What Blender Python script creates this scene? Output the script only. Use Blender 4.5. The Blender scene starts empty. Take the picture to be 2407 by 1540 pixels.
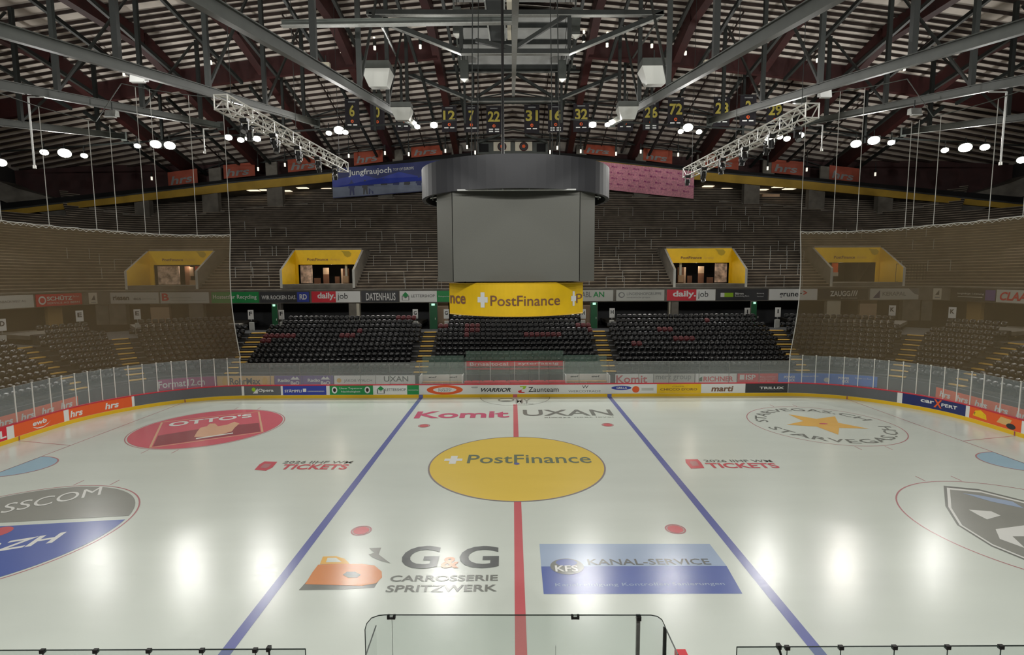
import bpy, bmesh, math, random
from mathutils import Vector, Matrix
random.seed(7)
PI = math.pi
# ------------------------------------------------------------------ camera, world, exposure
FPX, PITCH, YAW, ROLL = 1206.47, 0.0958, 0.0012, -0.0053
CAM = Vector((-0.1757, -25.785, 9.581))
sc = bpy.context.scene
C = sc.collection
cd = bpy.data.cameras.new('camera')
cd.sensor_width = 36.0
cd.lens = FPX / 2407.0 * 36.0
cd.clip_end = 400
cam = bpy.data.objects.new('camera', cd)
C.objects.link(cam)
cam.matrix_world = Matrix.Translation(CAM) @ Matrix.Rotation(YAW, 4, 'Z') @ Matrix.Rotation(PI/2 - PITCH, 4, 'X') @ Matrix.Rotation(ROLL, 4, 'Z')
sc.camera = cam
w = bpy.data.worlds.new('world')
sc.world = w
w.use_nodes = True
w.node_tree.nodes['Background'].inputs[0].default_value = (0.75, 0.85, 1.0, 1)
w.node_tree.nodes['Background'].inputs[1].default_value = 0.02
sc.view_settings.view_transform = 'Standard'
sc.view_settings.look = 'None'
sc.view_settings.gamma = 1
sc.view_settings.exposure = 0.0
sc.cycles.max_bounces = 7
sc.cycles.diffuse_bounces = 4
sc.cycles.glossy_bounces = 3
sc.cycles.transparent_max_bounces = 16
sc.cycles.transmission_bounces = 4
sc.cycles.sample_clamp_indirect = 3.0
sc.cycles.sample_clamp_direct = 0.0
sc.cycles.caustics_reflective = False
sc.cycles.caustics_refractive = False

SPOT_W = 5150.0
UP_W = 1850.0
def spot(loc, target, power, size=2.5, radius=0.35, blend=0.6, col=(1.0, 0.985, 0.94)):
    l = bpy.data.lights.new('flood_or_fill_beam', 'SPOT')
    l.energy = power; l.spot_size = size; l.spot_blend = blend; l.shadow_soft_size = radius; l.color = col
    o = bpy.data.objects.new('flood_or_fill_beam', l)
    C.objects.link(o)
    o.location = loc
    d = Vector(target) - Vector(loc)
    o.rotation_euler = d.to_track_quat('-Z', 'Y').to_euler()
    return o
ZL = lambda x: 25.4 - 0.062 * abs(x)          # height of the floodlight line above the ice
for x, k in ((-46, 1.0), (-36, .65), (-27.6, .75), (-17.6, 1.1), (-7.8, 1.15), (7.8, 1.15), (17.6, 1.1), (27.6, .75), (36, .65), (46, 1.0)):
    spot((x, 28.1, ZL(x) - 0.75), (x * 0.62, 1.0, 0), SPOT_W * 0.85 * k)                 # the far row, in view
for x in (-43, -33, -23, -13, -4, 4, 13, 23, 33, 43):
    spot((x, -29.5, 24.0 - 0.06 * abs(x)), (x * 0.7, 4.0, 0), SPOT_W * 0.85)       # the row over the near stand, behind the camera

for x in (-40, -24, -8, 8, 24, 40):
    for y, pw in ((27.0, 1.0), (4.0, 1.0), (-18.0, .6)):
        spot((x, y, 21.0), (x * 0.9, y + 6, 40), UP_W * pw, size=2.7, radius=0.3, blend=0.5)     # added fill: unseen upward spots at girder height that brighten the roof
# ------------------------------------------------------------------ picture <-> place helpers
def proj(P):
    d = Vector(P) - CAM
    x = math.cos(YAW) * d.x + math.sin(YAW) * d.y
    y = -math.sin(YAW) * d.x + math.cos(YAW) * d.y
    Y = math.cos(PITCH) * y - math.sin(PITCH) * d.z
    Z = math.sin(PITCH) * y + math.cos(PITCH) * d.z
    if Y < 0.2: Y = 0.2
    u, v = x / Y, -Z / Y
    c, s = math.cos(ROLL), math.sin(ROLL)
    u, v = c * u - s * v, s * u + c * v
    return 1203.5 + FPX * u, 770 + FPX * v
def ray(px, py):
    u, v = (px - 1203.5) / FPX, (py - 770) / FPX
    c, s = math.cos(-ROLL), math.sin(-ROLL)
    u, v = c * u - s * v, s * u + c * v
    d = Vector((u, math.cos(PITCH) - v * math.sin(PITCH), -math.sin(PITCH) - v * math.cos(PITCH)))
    return Vector((math.cos(YAW) * d.x - math.sin(YAW) * d.y, math.sin(YAW) * d.x + math.cos(YAW) * d.y, d.z))
def at_z(px, py, z=0.0):
    d = ray(px, py); return CAM + d * ((z - CAM.z) / d.z)
def at_y(px, py, y):
    d = ray(px, py); return CAM + d * ((y - CAM.y) / d.y)
def YB(x): return 48.2 - 0.0029 * x * x        # plan curve of the gallery behind the standing terrace
def at_arc(px, py, fwd=0.0):
    d = ray(px, py); a, b = 5.0, 120.0
    for _ in range(50):
        m = (a + b) / 2; p = CAM + d * m
        if p.y > YB(p.x) - fwd: b = m
        else: a = m
    return CAM + d * a

class Path:
    """far straight, two quarter corners, two sides; s runs left to right seen from the ice"""
    def __init__(self, cx, cy, R): self.cx, self.cy, self.R = cx, cy, R
    def P(self, s, o=0.0, z=0.0):
        sg = 1 if s >= 0 else -1; a = abs(s); cx, cy, R = self.cx, self.cy, self.R
        if a <= cx: return Vector((s, cy + R + o, z))
        t = (a - cx) / R
        if t <= PI / 2: return Vector((sg * (cx + (R + o) * math.sin(t)), cy + (R + o) * math.cos(t), z))
        return Vector((sg * (cx + R + o), cy - (a - cx - R * PI / 2), z))
    def N(self, s):
        return (self.P(s, 1) - self.P(s, 0))
    def samples(self, s0, s1, step=None):
        R, cx = self.R, self.cx; q = R * PI / 2
        pts = {s0, s1}
        n = 36
        for sg in (-1, 1):
            for i in range(n + 1):
                v = sg * (cx + q * i / n)
                if s0 < v < s1: pts.add(v)
        if step:
            k = int((s1 - s0) / step) + 1
            for i in range(k): pts.add(s0 + (s1 - s0) * i / k)
        return sorted(pts)
    def s_at(self, px, o=0.0, z=1.0, py=None):
        a, b = -60.0, 60.0
        for _ in range(60):
            m = (a + b) / 2; P = self.P(m, o, z)
            x = proj(P)[0]
            if P.y < CAM.y + 1: x = -9999 if m < 0 else 9999
            if x < px: a = m
            else: b = m
        return (a + b) / 2
RINK = Path(21.5, 6.5, 8.5)
BOWL = Path(24.5, 9.5, 8.0)
UP = Path(42.0, 25.5, 1.5)          # the upper ring: wider, with tighter corners

# ------------------------------------------------------------------ materials
def lin(c):
    return tuple(((v / 255) / 12.92 if v / 255 <= 0.04045 else ((v / 255 + 0.055) / 1.055) ** 2.4) for v in c)
MATS = {}
def mat(name, rgb, rough=0.6, metal=0.0, noise=0.0, scale=3.0, spec=0.5, emit=None, strength=0.0, alpha=1.0, bump=0.0):
    if name in MATS: return MATS[name]
    m = bpy.data.materials.new(name); m.use_nodes = True
    nt = m.node_tree; b = nt.nodes['Principled BSDF']
    col = lin(rgb) + (1,)
    b.inputs['Base Color'].default_value = col
    b.inputs['Roughness'].default_value = rough
    b.inputs['Metallic'].default_value = metal
    b.inputs['Specular IOR Level'].default_value = spec
    if noise > 0 or bump > 0:
        tc = nt.nodes.new('ShaderNodeTexCoord'); n = nt.nodes.new('ShaderNodeTexNoise')
        n.inputs['Scale'].default_value = scale; n.inputs['Detail'].default_value = 5
        nt.links.new(tc.outputs['Object'], n.inputs['Vector'])
        if noise > 0:
            r = nt.nodes.new('ShaderNodeValToRGB')
            r.color_ramp.elements[0].position = 0.3; r.color_ramp.elements[1].position = 0.7
            r.color_ramp.elements[0].color = tuple(v * (1 - noise) for v in col[:3]) + (1,)
            r.color_ramp.elements[1].color = tuple(min(1, v * (1 + noise)) for v in col[:3]) + (1,)
            nt.links.new(n.outputs['Fac'], r.inputs['Fac']); nt.links.new(r.outputs['Color'], b.inputs['Base Color'])
        if bump > 0:
            bp = nt.nodes.new('ShaderNodeBump'); bp.inputs['Strength'].default_value = bump
            nt.links.new(n.outputs['Fac'], bp.inputs['Height']); nt.links.new(bp.outputs['Normal'], b.inputs['Normal'])
    if emit is not None:
        b.inputs['Emission Color'].default_value = lin(emit) + (1,); b.inputs['Emission Strength'].default_value = strength
    MATS[name] = m
    return m
def ice_like(name, rgb, scratch=False):
    """painted ice: the colour lies under a glossy wet-looking surface"""
    if name in MATS: return MATS[name]
    m = mat(name, rgb, rough=0.5, spec=0.5)
    nt = m.node_tree; b = nt.nodes['Principled BSDF']
    tc = nt.nodes.new('ShaderNodeTexCoord')
    n1 = nt.nodes.new('ShaderNodeTexNoise'); n1.inputs['Scale'].default_value = 0.35; n1.inputs['Detail'].default_value = 4
    n2 = nt.nodes.new('ShaderNodeTexNoise'); n2.inputs['Scale'].default_value = 5.0; n2.inputs['Detail'].default_value = 6; n2.inputs['Roughness'].default_value = 0.75
    mp = nt.nodes.new('ShaderNodeMapping'); mp.inputs['Scale'].default_value = (0.35, 2.2, 1)
    nt.links.new(tc.outputs['Object'], mp.inputs['Vector'])
    nt.links.new(mp.outputs['Vector'], n1.inputs['Vector']); mp3 = nt.nodes.new('ShaderNodeMapping'); mp3.inputs['Scale'].default_value = (0.5, 2.6, 1); mp3.inputs['Rotation'].default_value = (0, 0, 0.06)
    nt.links.new(tc.outputs['Object'], mp3.inputs['Vector']); nt.links.new(mp3.outputs['Vector'], n2.inputs['Vector'])
    mx = nt.nodes.new('ShaderNodeMix'); mx.data_type = 'RGBA'
    c = lin(rgb)
    mx.inputs['A'].default_value = tuple(v * 0.93 for v in c) + (1,)
    mx.inputs['B'].default_value = tuple(min(1, v * 1.05) for v in c) + (1,)
    nt.links.new(n1.outputs['Fac'], mx.inputs['Factor'])
    nt.links.new(mx.outputs['Result'], b.inputs['Base Color'])
    mr = nt.nodes.new('ShaderNodeMapRange')
    mr.inputs['To Min'].default_value = 0.1; mr.inputs['To Max'].default_value = 0.34
    nt.links.new(n2.outputs['Fac'], mr.inputs['Value']); nt.links.new(mr.outputs['Result'], b.inputs['Roughness'])
    # skate scratches: thin stretched wave/noise bump
    v = nt.nodes.new('ShaderNodeTexNoise'); v.inputs['Scale'].default_value = 1.6; v.inputs['Detail'].default_value = 9; v.inputs['Roughness'].default_value = 0.8; v.inputs['Distortion'].default_value = 1.5
    mp2 = nt.nodes.new('ShaderNodeMapping'); mp2.inputs['Scale'].default_value = (0.8, 3.0, 1)
    nt.links.new(tc.outputs['Object'], mp2.inputs['Vector']); nt.links.new(mp2.outputs['Vector'], v.inputs['Vector'])
    bp = nt.nodes.new('ShaderNodeBump'); bp.inputs['Strength'].default_value = 0.05; bp.inputs['Distance'].default_value = 0.02
    nt.links.new(v.outputs['Fac'], bp.inputs['Height']); nt.links.new(bp.outputs['Normal'], b.inputs['Normal'])
    return m
def see_through(name, rgb, opacity, rough=0.05, glossy=0.06):
    if name in MATS: return MATS[name]
    m = bpy.data.materials.new(name); m.use_nodes = True; nt = m.node_tree
    b = nt.nodes['Principled BSDF']; out = nt.nodes['Material Output']
    b.inputs['Base Color'].default_value = lin(rgb) + (1,); b.inputs['Roughness'].default_value = rough
    if glossy == 0: b.inputs['Specular IOR Level'].default_value = 0.0
    t = nt.nodes.new('ShaderNodeBsdfTransparent'); mx = nt.nodes.new('ShaderNodeMixShader')
    mx.inputs[0].default_value = opacity
    nt.links.new(t.outputs[0], mx.inputs[1]); nt.links.new(b.outputs[0], mx.inputs[2]); nt.links.new(mx.outputs[0], out.inputs['Surface'])
    MATS[name] = m
    return m
M = dict(
    steel=mat('grey_steel', (70, 74, 70), 0.5, 0.0, 0.12, 1.5),
    steel_dk=mat('dark_steel', (32, 36, 34), 0.55, 0.0, 0.15, 1.5),
    galv=mat('galvanised', (150, 152, 148), 0.4, 0.4, 0.1, 6),
    alu=mat('aluminium', (226, 226, 220), 0.35, 0.3),
    white=mat('white_paint', (205, 207, 205), 0.45),
    offw=mat('cream_paint', (196, 190, 172), 0.5),
    black=mat('black_plastic', (18, 18, 19), 0.4),
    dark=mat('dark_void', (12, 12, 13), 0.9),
    rubber=mat('dark_grey', (46, 47, 48), 0.6),
    red_beam=mat('red_glulam', (50, 13, 11), 0.65, 0, 0.25, 0.8),
    purlin=mat('brown_purlin', (40, 27, 22), 0.8, 0, 0.25, 1.0),
    deck=mat('roof_panel', (205, 196, 186), 0.7, 0, 0.12, 0.6),
    corr=mat('corrugated_metal', (150, 152, 150), 0.5, 0.2, 0.1, 1.0),
    concrete=mat('concrete', (112, 108, 100), 0.85, 0, 0.2, 1.2),
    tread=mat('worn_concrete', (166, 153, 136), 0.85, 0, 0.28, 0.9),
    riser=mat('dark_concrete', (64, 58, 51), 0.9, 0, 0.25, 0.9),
    lower=mat('stand_concrete', (52, 52, 52), 0.85, 0, 0.2, 1.2),
    yellow=mat('yellow_paint', (232, 190, 12), 0.5, 0, 0.05, 2.0),
    dorange=mat('dull_orange_print', (150, 62, 34), 0.6, 0, .12, 1.0),
    fascia=mat('dull_yellow_paint', (170, 136, 28), 0.6, 0, 0.1, 1.0),
    kick=mat('yellow_kickplate', (228, 186, 30), 0.35),
    nosing=mat('yellow_nosing', (214, 170, 70), 0.6, 0, 0.1, 3),
    cap=mat('red_rail', (196, 44, 62), 0.35),
    red=mat('red_print', (206, 34, 52), 0.4),
    orange=mat('orange_print', (228, 92, 36), 0.45),
    green=mat('green_print', (20, 140, 70), 0.45),
    gdoor=mat('green_paint', (14, 92, 52), 0.45),
    blue=mat('blue_print', (44, 62, 160), 0.45),
    lblue=mat('light_blue_print', (40, 108, 206), 0.45),
    navy=mat('navy_print', (30, 42, 100), 0.45),
    violet=mat('violet_print', (92, 66, 142), 0.45),
    magenta=mat('magenta_print', (160, 40, 116), 0.45),
    sand=mat('sand_print', (214, 176, 112), 0.5),
    wht=mat('white_print', (222, 224, 222), 0.45),
    lgrey=mat('light_grey_print', (190, 192, 186), 0.45),
    ink=mat('dark_print', (44, 46, 50), 0.5),
    gink=mat('grey_print', (120, 122, 122), 0.5),
    charc=mat('charcoal_print', (52, 53, 56), 0.45),
    mirror=mat('grey_film', (96, 98, 102), 0.25),
    lime=mat('lime_print', (150, 196, 30), 0.5),
    pink=mat('pink_banner', (214, 142, 160), 0.6, 0, 0.22, 5.0),
    gold=mat('gold_print', (158, 146, 62), 0.5),
    cloth=mat('black_banner_cloth', (24, 20, 26), 0.8),
    screen=mat('switched_off_screen', (100, 101, 94), 0.55, 0, 0.06, 30),
    ring=mat('grey_led_ring', (50, 51, 55), 0.5, 0, 0.06, 30),
    seat=mat('black_seat', (15, 16, 18), 0.26, 0, 0, 1, 0.6),
    rseat=mat('red_seat', (88, 30, 34), 0.4),
    lamp=mat('floodlight_glow', (255, 250, 235), 0.5, emit=(255, 250, 232), strength=30),
    lamp_s=mat('small_light_glow', (255, 250, 235), 0.5, emit=(255, 248, 230), strength=1.0),
    tube=mat('fluorescent_glow', (255, 240, 215), 0.5, emit=(255, 236, 205), strength=1.3),
    exit=mat('exit_sign_glow', (200, 255, 230), 0.5, emit=(190, 255, 225), strength=0.9),
    beige=mat('beige_wall', (190, 162, 134), 0.7, 0, 0.06, 1.0),
    brown=mat('brown_counter', (122, 84, 62), 0.7, 0, 0.2, 1.5),
    cable=mat('pale_rope', (176, 176, 170), 0.6),
    wood=mat('bench_wood', (188, 150, 100), 0.5, 0, 0.1, 2),
    glass=see_through('clear_glass', (200, 206, 202), 0.16, 0.08),
    glass2=see_through('greenish_glass', (140, 175, 160), 0.16, 0.05),
    glass3=see_through('rear_glass', (130, 160, 146), 0.2, 0.1),
    gedge=mat('glass_edge', (40, 52, 48), 0.3),
    net=see_through('brown_net', (114, 100, 76), 0.53, 0.9, 0),
)
I = dict(
    ice=ice_like('ice', (214, 222, 214)),
    blue=ice_like('ice_blue', (110, 117, 174)),
    red=ice_like('ice_red', (208, 108, 114)),
    thin=ice_like('ice_thin_red', (186, 130, 134)),
    disc=ice_like('ice_disc_red', (214, 104, 118)),
    yellow=ice_like('ice_yellow', (234, 204, 96)),
    grey=ice_like('ice_grey_ink', (124, 127, 122)),
    dgrey=ice_like('ice_dark_ink', (104, 108, 108)),
    green=ice_like('ice_green_grey', (118, 130, 112)),
    white=ice_like('ice_white', (232, 234, 230)),
    crease=ice_like('ice_crease', (160, 196, 216)),
    lblue=ice_like('ice_pale_blue', (166, 184, 210)),
    orange=ice_like('ice_orange', (222, 146, 92)),
    gold=ice_like('ice_gold', (232, 184, 96)),
    cream=ice_like('ice_cream', (226, 180, 150)),
    ticket=ice_like('ice_ticket_red', (206, 92, 104)),
    edge=ice_like('ice_ring_violet', (150, 140, 140)),
    maroon=ice_like('ice_maroon', (156, 84, 92)),
    komit=ice_like('ice_komit', (204, 92, 124)),
    mid=ice_like('ice_mid_grey', (150, 152, 146)),
    sblue=ice_like('ice_logo_blue', (94, 112, 178)),
)

# ------------------------------------------------------------------ mesh building
class MB:
    def __init__(self): self.v = []; self.f = []; self.mi = []; self.cur = 0
    def add(self, vs, fs):
        n = len(self.v); self.v += [tuple(p) for p in vs]
        for f in fs: self.f.append(tuple(i + n for i in f)); self.mi.append(self.cur)
        return self
    def quad(self, a, b, c, d): return self.add([a, b, c, d], [(0, 1, 2, 3)])
    def box(self, c, s, R=None):
        c = Vector(c); h = [v / 2 for v in s]; vs = []
        for z in (-1, 1):
            for y in (-1, 1):
                for x in (-1, 1):
                    p = Vector((x * h[0], y * h[1], z * h[2]))
                    if R is not None: p = R @ p
                    vs.append(c + p)
        return self.add(vs, [(0, 2, 3, 1), (4, 5, 7, 6), (0, 1, 5, 4), (2, 6, 7, 3), (0, 4, 6, 2), (1, 3, 7, 5)])
    def hexa(self, b, t):
        """b, t: four bottom and four top corners in ring order"""
        return self.add(list(b) + list(t), [(3, 2, 1, 0), (4, 5, 6, 7), (0, 1, 5, 4), (1, 2, 6, 5), (2, 3, 7, 6), (3, 0, 4, 7)])
    def beam(self, p, q, w, h, up=(0, 0, 1)):
        p, q = Vector(p), Vector(q); d = (q - p).normalized(); up = Vector(up)
        if abs(d.dot(up)) > 0.98: up = Vector((0, 1, 0))
        x = d.cross(up).normalized() * (w / 2); z = x.normalized().cross(d).normalized() * (h / 2)
        return self.hexa([p - x - z, p + x - z, q + x - z, q - x - z], [p - x + z, p + x + z, q + x + z, q - x + z])
    def ibeam(self, p, q, w, h, t=0.05):
        p, q = Vector(p), Vector(q); d = (q - p).normalized(); x = d.cross(Vector((0, 0, 1))).normalized(); z = x.cross(d).normalized()
        self.beam(p + z * h / 2, q + z * h / 2, w, t); self.beam(p - z * h / 2, q - z * h / 2, w, t)
        return self.beam(p, q, t, h - t)
    def tube(self, p, q, r, n=8, r2=None):
        p, q = Vector(p), Vector(q); d = (q - p).normalized(); up = Vector((0, 0, 1)) if abs(d.z) < 0.95 else Vector((1, 0, 0))
        x = d.cross(up).normalized(); y = x.cross(d); r2 = r if r2 is None else r2; vs = []
        for i in range(n):
            a = 2 * PI * i / n; vs.append(p + (x * math.cos(a) + y * math.sin(a)) * r)
        for i in range(n):
            a = 2 * PI * i / n; vs.append(q + (x * math.cos(a) + y * math.sin(a)) * r2)
        fs = [(i, (i + 1) % n, n + (i + 1) % n, n + i) for i in range(n)] + [tuple(range(n))[::-1], tuple(range(n, 2 * n))]
        return self.add(vs, fs)
    def poly(self, pts): return self.add(pts, [tuple(range(len(pts)))])
    def ring2d(self, cx, cy, r0, r1, z, n=64, a0=0, a1=2 * PI, sx=1, sy=1):
        vs = []
        for i in range(n + 1):
            a = a0 + (a1 - a0) * i / n
            for r in (r0, r1): vs.append((cx + r * sx * math.cos(a), cy + r * sy * math.sin(a), z))
        return self.add(vs, [(2 * i, 2 * i + 1, 2 * i + 3, 2 * i + 2) for i in range(n)])
    def disc(self, cx, cy, r, z, n=64, sx=1, sy=1):
        return self.poly([(cx + r * sx * math.cos(2 * PI * i / n), cy + r * sy * math.sin(2 * PI * i / n), z) for i in range(n)])
    def sweep(self, path, prof, s0, s1, step=None, closed=False):
        S = path.samples(s0, s1, step); n = len(prof); vs = []
        for s in S:
            for (o, z) in prof: vs.append(path.P(s, o, z))
        fs = []
        m = n if closed else n - 1
        for i in range(len(S) - 1):
            for j in range(m):
                a, b = i * n + j, i * n + (j + 1) % n
                fs.append((a, b, b + n, a + n))
        if closed: fs += [tuple(range(n)), tuple(range((len(S) - 1) * n, len(S) * n))[::-1]]
        return self.add(vs, fs)
    def mesh(self, name, mats, smooth=False):
        me = bpy.data.meshes.new(name); me.from_pydata(self.v, [], self.f)
        for m_ in (mats if isinstance(mats, (list, tuple)) else [mats]): me.materials.append(m_)
        if isinstance(mats, (list, tuple)): me.polygons.foreach_set('material_index', self.mi)
        if smooth: me.polygons.foreach_set('use_smooth', [True] * len(me.polygons))
        me.update()
        return me
def set_props(o, label=None, cat=None, group=None, kind=None):
    if label: o['label'] = label
    if cat: o['category'] = cat
    if group: o['group'] = group
    if kind: o['kind'] = kind
    return o
def obj(name, mb, m, parent=None, label=None, cat=None, group=None, kind=None, smooth=False, local=False):
    me = mb.mesh(name, m, smooth) if isinstance(mb, MB) else mb
    o = bpy.data.objects.new(name, me); C.objects.link(o)
    if parent is not None:
        o.parent = parent
        if not local:
            p = parent; off = Vector((0, 0, 0))
            while p is not None: off += p.location; p = p.parent
            o.location = -off
    return set_props(o, label, cat, group, kind)
def thing(name, label, cat, loc=(0, 0, 0), group=None, rz=0):
    o = bpy.data.objects.new(name, None); C.objects.link(o); o.location = loc; o.rotation_euler = (0, 0, rz); o.empty_display_size = 0.2
    return set_props(o, label, cat, group)
def clone(o, parent=None):
    c = o.copy(); C.objects.link(c); c.parent = parent
    for ch in o.children: clone(ch, c)
    return c

# lettering: outline meshes in the unit (u, v) plane
TXT = {}
def text_uv(s, bold=0.0, res=4):
    key = (s, bold)
    if key in TXT: return TXT[key]
    cu = bpy.data.curves.new('lettering', 'FONT'); cu.body = s; cu.size = 1.0; cu.resolution_u = res if len(s) < 12 else 2; cu.offset = bold
    o = bpy.data.objects.new('lettering', cu); C.objects.link(o)
    dg = bpy.context.evaluated_depsgraph_get(); dg.update()
    me = bpy.data.meshes.new_from_object(o.evaluated_get(dg))
    vs = [(v.co.x, v.co.y) for v in me.vertices]; fs = [tuple(p.vertices) for p in me.polygons]
    bpy.data.objects.remove(o); bpy.data.curves.remove(cu); bpy.data.meshes.remove(me)
    if not vs: vs = [(0, 0)]
    x0 = min(v[0] for v in vs); x1 = max(v[0] for v in vs); y0 = min(v[1] for v in vs); y1 = max(v[1] for v in vs)
    TXT[key] = (vs, fs, x0, x1, y0, y1)
    return TXT[key]
def text_map(mb, s, fn, bold=0.0, slant=0.0):
    """fn(u in 0..1, v in 0..1) -> point"""
    vs, fs, x0, x1, y0, y1 = text_uv(s, min(0.03, bold * 2.2))
    L = (x1 - x0) or 1; H = (y1 - y0) or 1
    pts = []
    for (x, y) in vs:
        u, v = (x - x0) / L, (y - y0) / H
        pts.append(fn(u + slant * (v - 0.5), v))
    return mb.add(pts, fs)
# ------------------------------------------------------------------ the ice and its painted markings
def rounded_outline(path, o, z, y_end=-15.0):
    R, cx = path.R, path.cx
    pts = []
    for i in range(0, 25): pts.append(path.P(cx + R * PI / 2 * i / 24, o, z))
    pts = [Vector((0, path.cy + R + o, z))] + pts
    low = [Vector((p.x, -p.y, z)) for p in pts[::-1]]
    right = pts + low
    left = [Vector((-p.x, p.y, z)) for p in right[::-1]]
    return right + left[1:-1]
ICE = obj('floor', MB().poly(rounded_outline(RINK, 0.02, 0.0)), I['ice'], kind='structure')
base = MB().box((0, 12, -0.12), (150, 110, 0.2))
obj('floor_concourse', base, M['concrete'], kind='structure')
def mark(name, mb, m): return obj(name, mb, m, ICE)
Z1, Z2, Z3 = 0.004, 0.008, 0.012
def rect(x0, y0, x1, y1, z=Z1): return MB().quad((x0, y0, z), (x1, y0, z), (x1, y1, z), (x0, y1, z))
for sx in (-1, 1):
    mark('blue_line', rect(sx * 7.62 - 0.16, -15, sx * 7.62 + 0.16, 15), I['blue'])
mark('centre_line', rect(-0.155, -15, 0.155, 12.6), I['red'])
# centre circle with its sponsor print
mark('centre_circle', MB().disc(0, 0, 4.5, Z2, 96), I['yellow'])
mark('circle_line', MB().ring2d(0, 0, 4.46, 4.54, Z3, 96), I['edge'])
def ice_text(name, s, p0, p1, ptop, m, z=Z3, bold=0.0, slant=0.0, depth=None):
    """p0,p1: picture points of the baseline's ends, ptop: a point on the letters' top line"""
    a, b, t = at_z(*p0), at_z(*p1), at_z(*ptop)
    ex = b - a; n = Vector((-ex.y, ex.x, 0)).normalized()
    h = depth or abs((t - a).dot(n))
    mb = MB(); text_map(mb, s, lambda u, v: a + ex * u + n * (h * v) + Vector((0, 0, z)), bold, slant)
    return mark(name, mb, m)
ice_text('lettering', 'PostFinance', (1097, 1090), (1392, 1089), (1392, 1069), I['green'], z=0.016, bold=0.004)
cx_, cy_ = -3.35, 0.62
cr = MB(); cr.box((cx_, cy_, 0.017), (0.95, 0.34, 0.002)); cr.box((cx_, cy_, 0.0165), (0.36, 1.2, 0.002))
mark('cross_emblem', cr, I['white'])
mark('centre_spot', MB().disc(0, 0, 0.15, 0.017, 24), I['blue'])
# neutral zone dots
for sx in (-1, 1):
    for y in (7, -7):
        mark('faceoff_dot', MB().disc(sx * 6, y, 0.30, Z2, 32), I['red'])
        mark('faceoff_ring', MB().ring2d(sx * 6, y, 0.33, 0.39, Z2, 32), I['thin'])
ice_text('lettering', 'Komit', (972, 984), (1197, 982), (1197, 966), I['komit'], bold=0.012)
ice_text('lettering', 'UXAN', (1230, 978), (1443, 977), (1443, 963), I['grey'], bold=0.006)
ice_text('lettering', 'always next level', (1280, 983.5), (1443, 982.5), (1443, 979.5), I['grey'])
# emblem at the far board: half circle with an oval and MY
mark('circle_line', MB().ring2d(0, 15.0, 2.75, 2.82, Z1, 48, PI, 2 * PI), I['mid'])
mark('oval_emblem', MB().ring2d(-0.72, 14.05, 0.52, 0.66, Z2, 40, sx=1.0, sy=0.85), I['grey'])
mark('oval_base', MB().disc(-0.72, 13.72, 0.42, Z2, 30, sy=0.35), I['grey'])
ice_text('lettering', 'MY', (1212, 948), (1247, 948), (1247, 938), I['mid'], bold=0.01)
ice_text('lettering', 'LAKESIDE', (1213, 951), (1254, 951), (1254, 949), I['grey'])
# G&G logo
ice_text('lettering', 'G', (935, 1338), (1026, 1337), (1026, 1284), I['dgrey'], bold=0.01)
ice_text('lettering', 'G', (1076, 1337), (1172, 1336), (1172, 1284), I['dgrey'], bold=0.01)
ice_text('lettering', '&', (1034, 1336), (1078, 1336), (1078, 1310), I['orange'], bold=0.01)
ice_text('lettering', 'CARROSSERIE', (915, 1368), (1170, 1366), (1170, 1352), I['grey'], bold=0.008)
ice_text('lettering', 'SPRITZWERK', (905, 1393), (1168, 1391), (1168, 1375), I['grey'], bold=0.008)
def ice_poly(name, pts, m, z=Z2): return mark(name, MB().poly([at_z(x, y) + Vector((0, 0, z)) for x, y in pts]), m)
ice_poly('car_shadow', [(702, 1388), (722, 1366), (770, 1374), (850, 1378), (890, 1366), (880, 1382), (810, 1386)], I['grey'], Z1)
ice_poly('car_body', [(717, 1374), (735, 1345), (748, 1328), (800, 1326), (850, 1326), (880, 1330), (897, 1344), (898, 1358), (884, 1372), (850, 1378), (780, 1376)], I['orange'], Z2)
ice_poly('car_window', [(752, 1327), (759, 1309), (790, 1308), (810, 1314), (822, 1326)], I['gold'], Z2)
ice_poly('car_window', [(766, 1323), (770, 1312), (790, 1312), (803, 1322)], I['ice'], Z3)
ice_poly('car_wheel', [(806, 1352), (815, 1345), (835, 1345), (848, 1352), (840, 1359), (818, 1359)], I['grey'], Z3)
ice_poly('spray_gun', [(868, 1289), (896, 1288), (890, 1304), (918, 1325), (898, 1320), (878, 1312), (866, 1304), (880, 1300)], I['mid'])
# canal service print
ice_poly('print_field', [(1268, 1279), (1668, 1279), (1708, 1331), (1272, 1332)], I['lblue'], Z1)
ice_poly('print_field', [(1272, 1332), (1708, 1331), (1745, 1396), (1278, 1397)], I['sblue'], Z1)
ice_text('lettering', 'KANAL-SERVICE', (1383, 1329), (1673, 1328), (1668, 1314), I['dgrey'], bold=0.006)
ce = at_z(1333, 1332)
mark('round_emblem', MB().disc(ce.x, ce.y, 0.56, Z2, 40, sy=0.85), I['grey'])
mark('round_emblem_centre', MB().disc(ce.x, ce.y + 0.22, 0.36, Z3, 32, sy=0.6), I['sblue'])
ice_text('lettering', 'KFS', (1306, 1345), (1360, 1345), (1360, 1330), I['white'], z=0.016, bold=0.01)
ice_text('lettering', 'Kanalreinigung Kontrollen Sanierungen', (1306, 1381), (1706, 1378), (1706, 1369), I['lblue'], z=Z2)
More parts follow.
